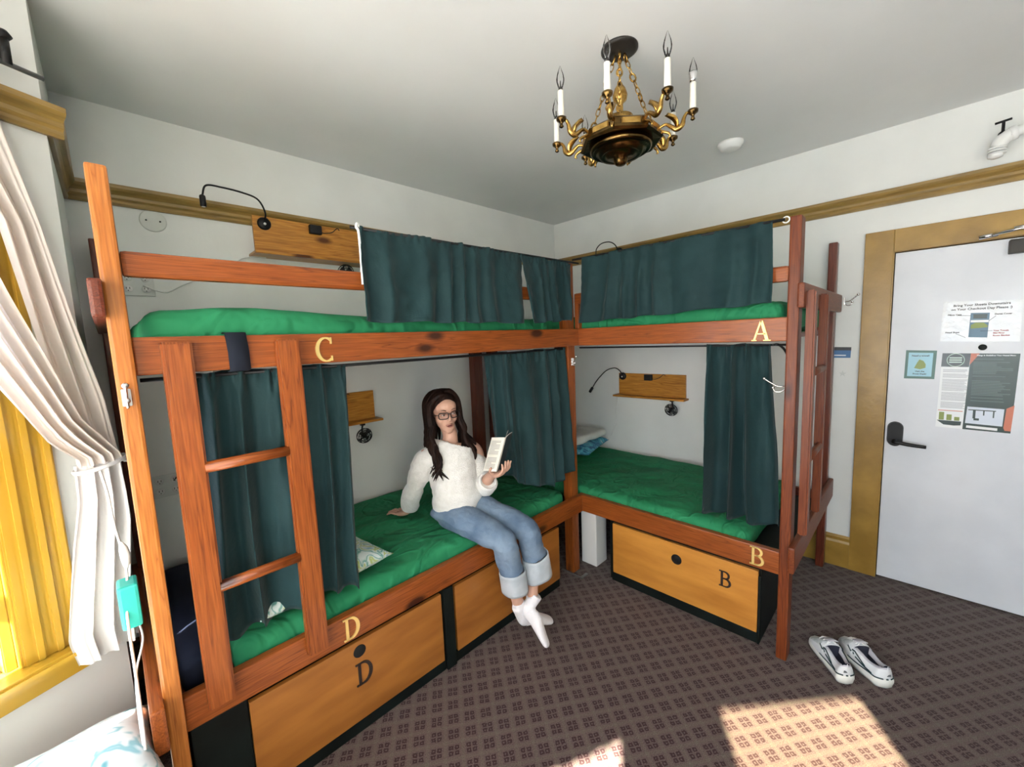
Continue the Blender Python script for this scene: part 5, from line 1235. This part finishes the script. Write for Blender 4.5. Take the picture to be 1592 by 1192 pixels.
# hair
random.seed(11); bm = B()
def hskull(phi, th, k=1.0):  # phi round the head (0 = face), th from crown
    return (math.sin(phi)*math.sin(th)*.081*k, -.014+math.cos(phi)*math.sin(th)*.099*k, .026+math.cos(th)*.098*k)
rows = []
for i in range(19):
    row = []
    for j in range(41):
        phi = -PI+2*PI*j/40; fr = max(0, math.cos(phi)); lim = math.radians(150-92*fr**.8*(1 if abs(phi) < PI/2 else 0)); th = lim*i/18
        s_, f_, u_ = hskull(phi, th, 1.0+.02*math.sin(phi*22)*math.sin(th)); row.append(hd(s_, f_, u_))
    rows.append(row)
sheetgrid(bm, rows)
def lock(sgn, a, jit, ln, fwd, rad):
    """a: 0 front .. 1 back of the parting; ends ln below the chin line, fwd in front of chest"""
    f0 = .070-.15*a; ph = jit*6.28
    wv = lambda k: .013*math.sin(ph*.35+k*2.1)
    P = [hd(sgn*.006, f0, .118-.03*abs(a-.35)), hd(sgn*.045, f0-.004+.004*jit, .108-.03*abs(a-.35)), hd(sgn*(.080+.004*jit), f0*.72-.006, .055), hd(sgn*(.089+.007*jit), f0*.62-.004, .0),
         hd(sgn*(.088+.010*jit), f0*.6+.002, -.055)]
    base = P[-1]
    out = Ss*sgn
    P += [base+V((0, 0, -.055))+out*(.008+wv(1))+Ff*(.012+.4*fwd*.2), base+V((0, 0, -.055-ln*.35))+out*(.010+wv(2)*1.3)+Ff*(fwd*.45+wv(3)), base+V((0, 0, -.055-ln*.7))+out*(.004+wv(3)*1.5)+Ff*(fwd*.85+wv(4)), base+V((0, 0, -.055-ln))+out*(-.004+wv(4.5)*1.8)+Ff*(fwd+wv(5))]
    if sgn < 0:
        for q_, k_ in ((6, .010), (7, .028), (8, .040)): P[q_] = P[q_]+Ss*k_*(jit*.9+.1)
    else:
        for q_, k_ in ((6, .020), (7, .050), (8, .070)): P[q_] = P[q_]+Ss*(k_*(.5+.5*jit))
    tube(bm, P, [(rad*.5, rad*.4), (rad, rad*.55), (rad*1.15, rad*.6), (rad*1.1, rad*.7), (rad*1.1, rad*.75), (rad, rad*.8), (rad*1.05, rad*.85), (rad*.9, rad*.7), (.0015, .0015)], 7, 40)
for sgn in (-1, 1):
    for k_ in range(46):
        a = (k_+random.random())/46; a = a if sgn < 0 else .26+.74*a; jit = random.uniform(-1, 1)
        ln = random.uniform(.15, .235) if sgn < 0 else random.uniform(.14, .225)
        fw = (.105-.09*a+random.uniform(-.015, .02)) if sgn < 0 else (.085-.08*a+random.uniform(-.01, .03))
        lock(sgn, a*.95, jit, ln, fw, random.uniform(.009, .015))
for k_ in range(16):
    ph = PI+random.uniform(-1.2, 1.2); p0 = hskull(ph, 1.9, 1.03); b0 = hd(*p0); bck = V((b0.x-Hc.x, b0.y-Hc.y, 0)).normalized()
    tube(bm, [hd(*hskull(ph, .6, 1.03)), b0, b0+V((0, 0, -.08))+bck*.004, b0+V((0, 0, -.15))+bck*random.uniform(-.01, .015), b0+V((0, 0, -.21))], [.010, .013, .012, .009, .002], 7, 26)
obj('hair', bm, M_hair, woman, True)['label'] = 'long wavy dark brown hair'
bm = B(); ring = []
for k_ in range(24):
    a = PI*1.0*k_/23; ring.append(NK+Ff*(.004)+V((math.cos(a)*.056, -.060*math.sin(a)-.0, .022-.046*math.sin(a)**2)))
tube(bm, ring, .0008, 5); ball(bm, NK+V((0, -.060, -.030)), .0035, 8); obj('necklace', bm, M_brass, woman, True)
# book
bk = thing('book', (-1.96, -1.14, .92), 'open paperback the woman holds up in her left hand, one page curling over', 'book')
BL, TL = V((-2.000, -1.076, .922)), V((-1.948, -1.100, 1.096)); up = (TL-BL); wv_ = V((.004, -.098, .014)); nn = up.cross(wv_).normalized()
if nn.x > 0: nn = -nn
rows = lambda base, w_, bulge, off: [[base+up*(i/8)+w_*(j/10)+nn*(off+bulge*math.sin(PI*j/10)) for j in range(11)] for i in range(9)]
def slab(name, base, w_, bulge, o0, o1, m, par):
    bm = B(); a = rows(base, w_, bulge, o0); b = rows(base, w_, bulge, o1); A_ = [[bm.verts.new(p_) for p_ in r_] for r_ in a]; Bv = [[bm.verts.new(p_) for p_ in r_] for r_ in b]
    for i in range(8):
        for j in range(10):
            bm.faces.new((A_[i][j], A_[i][j+1], A_[i+1][j+1], A_[i+1][j])); bm.faces.new((Bv[i][j], Bv[i+1][j], Bv[i+1][j+1], Bv[i][j+1]))
    for i in range(8):
        for j in (0, 10): bm.faces.new((A_[i][j], A_[i+1][j], Bv[i+1][j], Bv[i][j]))
    for j in range(10):
        for i in (0, 8): bm.faces.new((A_[i][j], A_[i][j+1], Bv[i][j+1], Bv[i][j]))
    return obj(name, bm, m, par)
M_page = mat('page_paper', (.66, .63, .56), .8); M_cover = mat('book_cover', (.03, .035, .04), .4)
pg = slab('page_block', BL, wv_, .007, 0, .010, M_page, bk); slab('cover', BL, wv_, .007, -.0022, -.0002, M_cover, bk)
w2 = V((.085, .040, .006)); BL2 = BL+wv_
pg2 = slab('page_block', BL2, w2, .006, .0, .007, M_page, bk); slab('cover', BL2, w2, .006, -.0022, -.0002, M_cover, bk)
bm = B()
for i in range(22):
    if i in (9, 10): continue
    t = .09+.80*i/21
    a = [BL+up*(t+d_)+wv_*(.12+.72*(j/6)*(1 if i % 5 != 4 else .6))+nn*(.0104+.007*math.sin(PI*(.12+.72*(j/6)*(1 if i % 5 != 4 else .6)))) for j in range(7) for d_ in (0,)]
    tube(bm, a, [(.0011, .0003)]*7, 4, side=up)
setp(obj('printed_lines', bm, mat('print_grey', (.16, .15, .15), .8), pg), kind='stuff')
bm = B(); rws = []
for i in range(9):
    t = i/8; rws.append([BL2+up*(.80+.20*(j/6))+w2*.10*t+nn*(.004+.010*t)+up*(.16*t*math.sin(1.9*t))*(.4+.6*j/6)+w2*(.30*t*t)*(j/6) for j in range(7)])
sheetgrid(bm, rws); setp(solid(obj('curled_page', bm, M_page, bk, True), .0008), 'page curling over at the top')
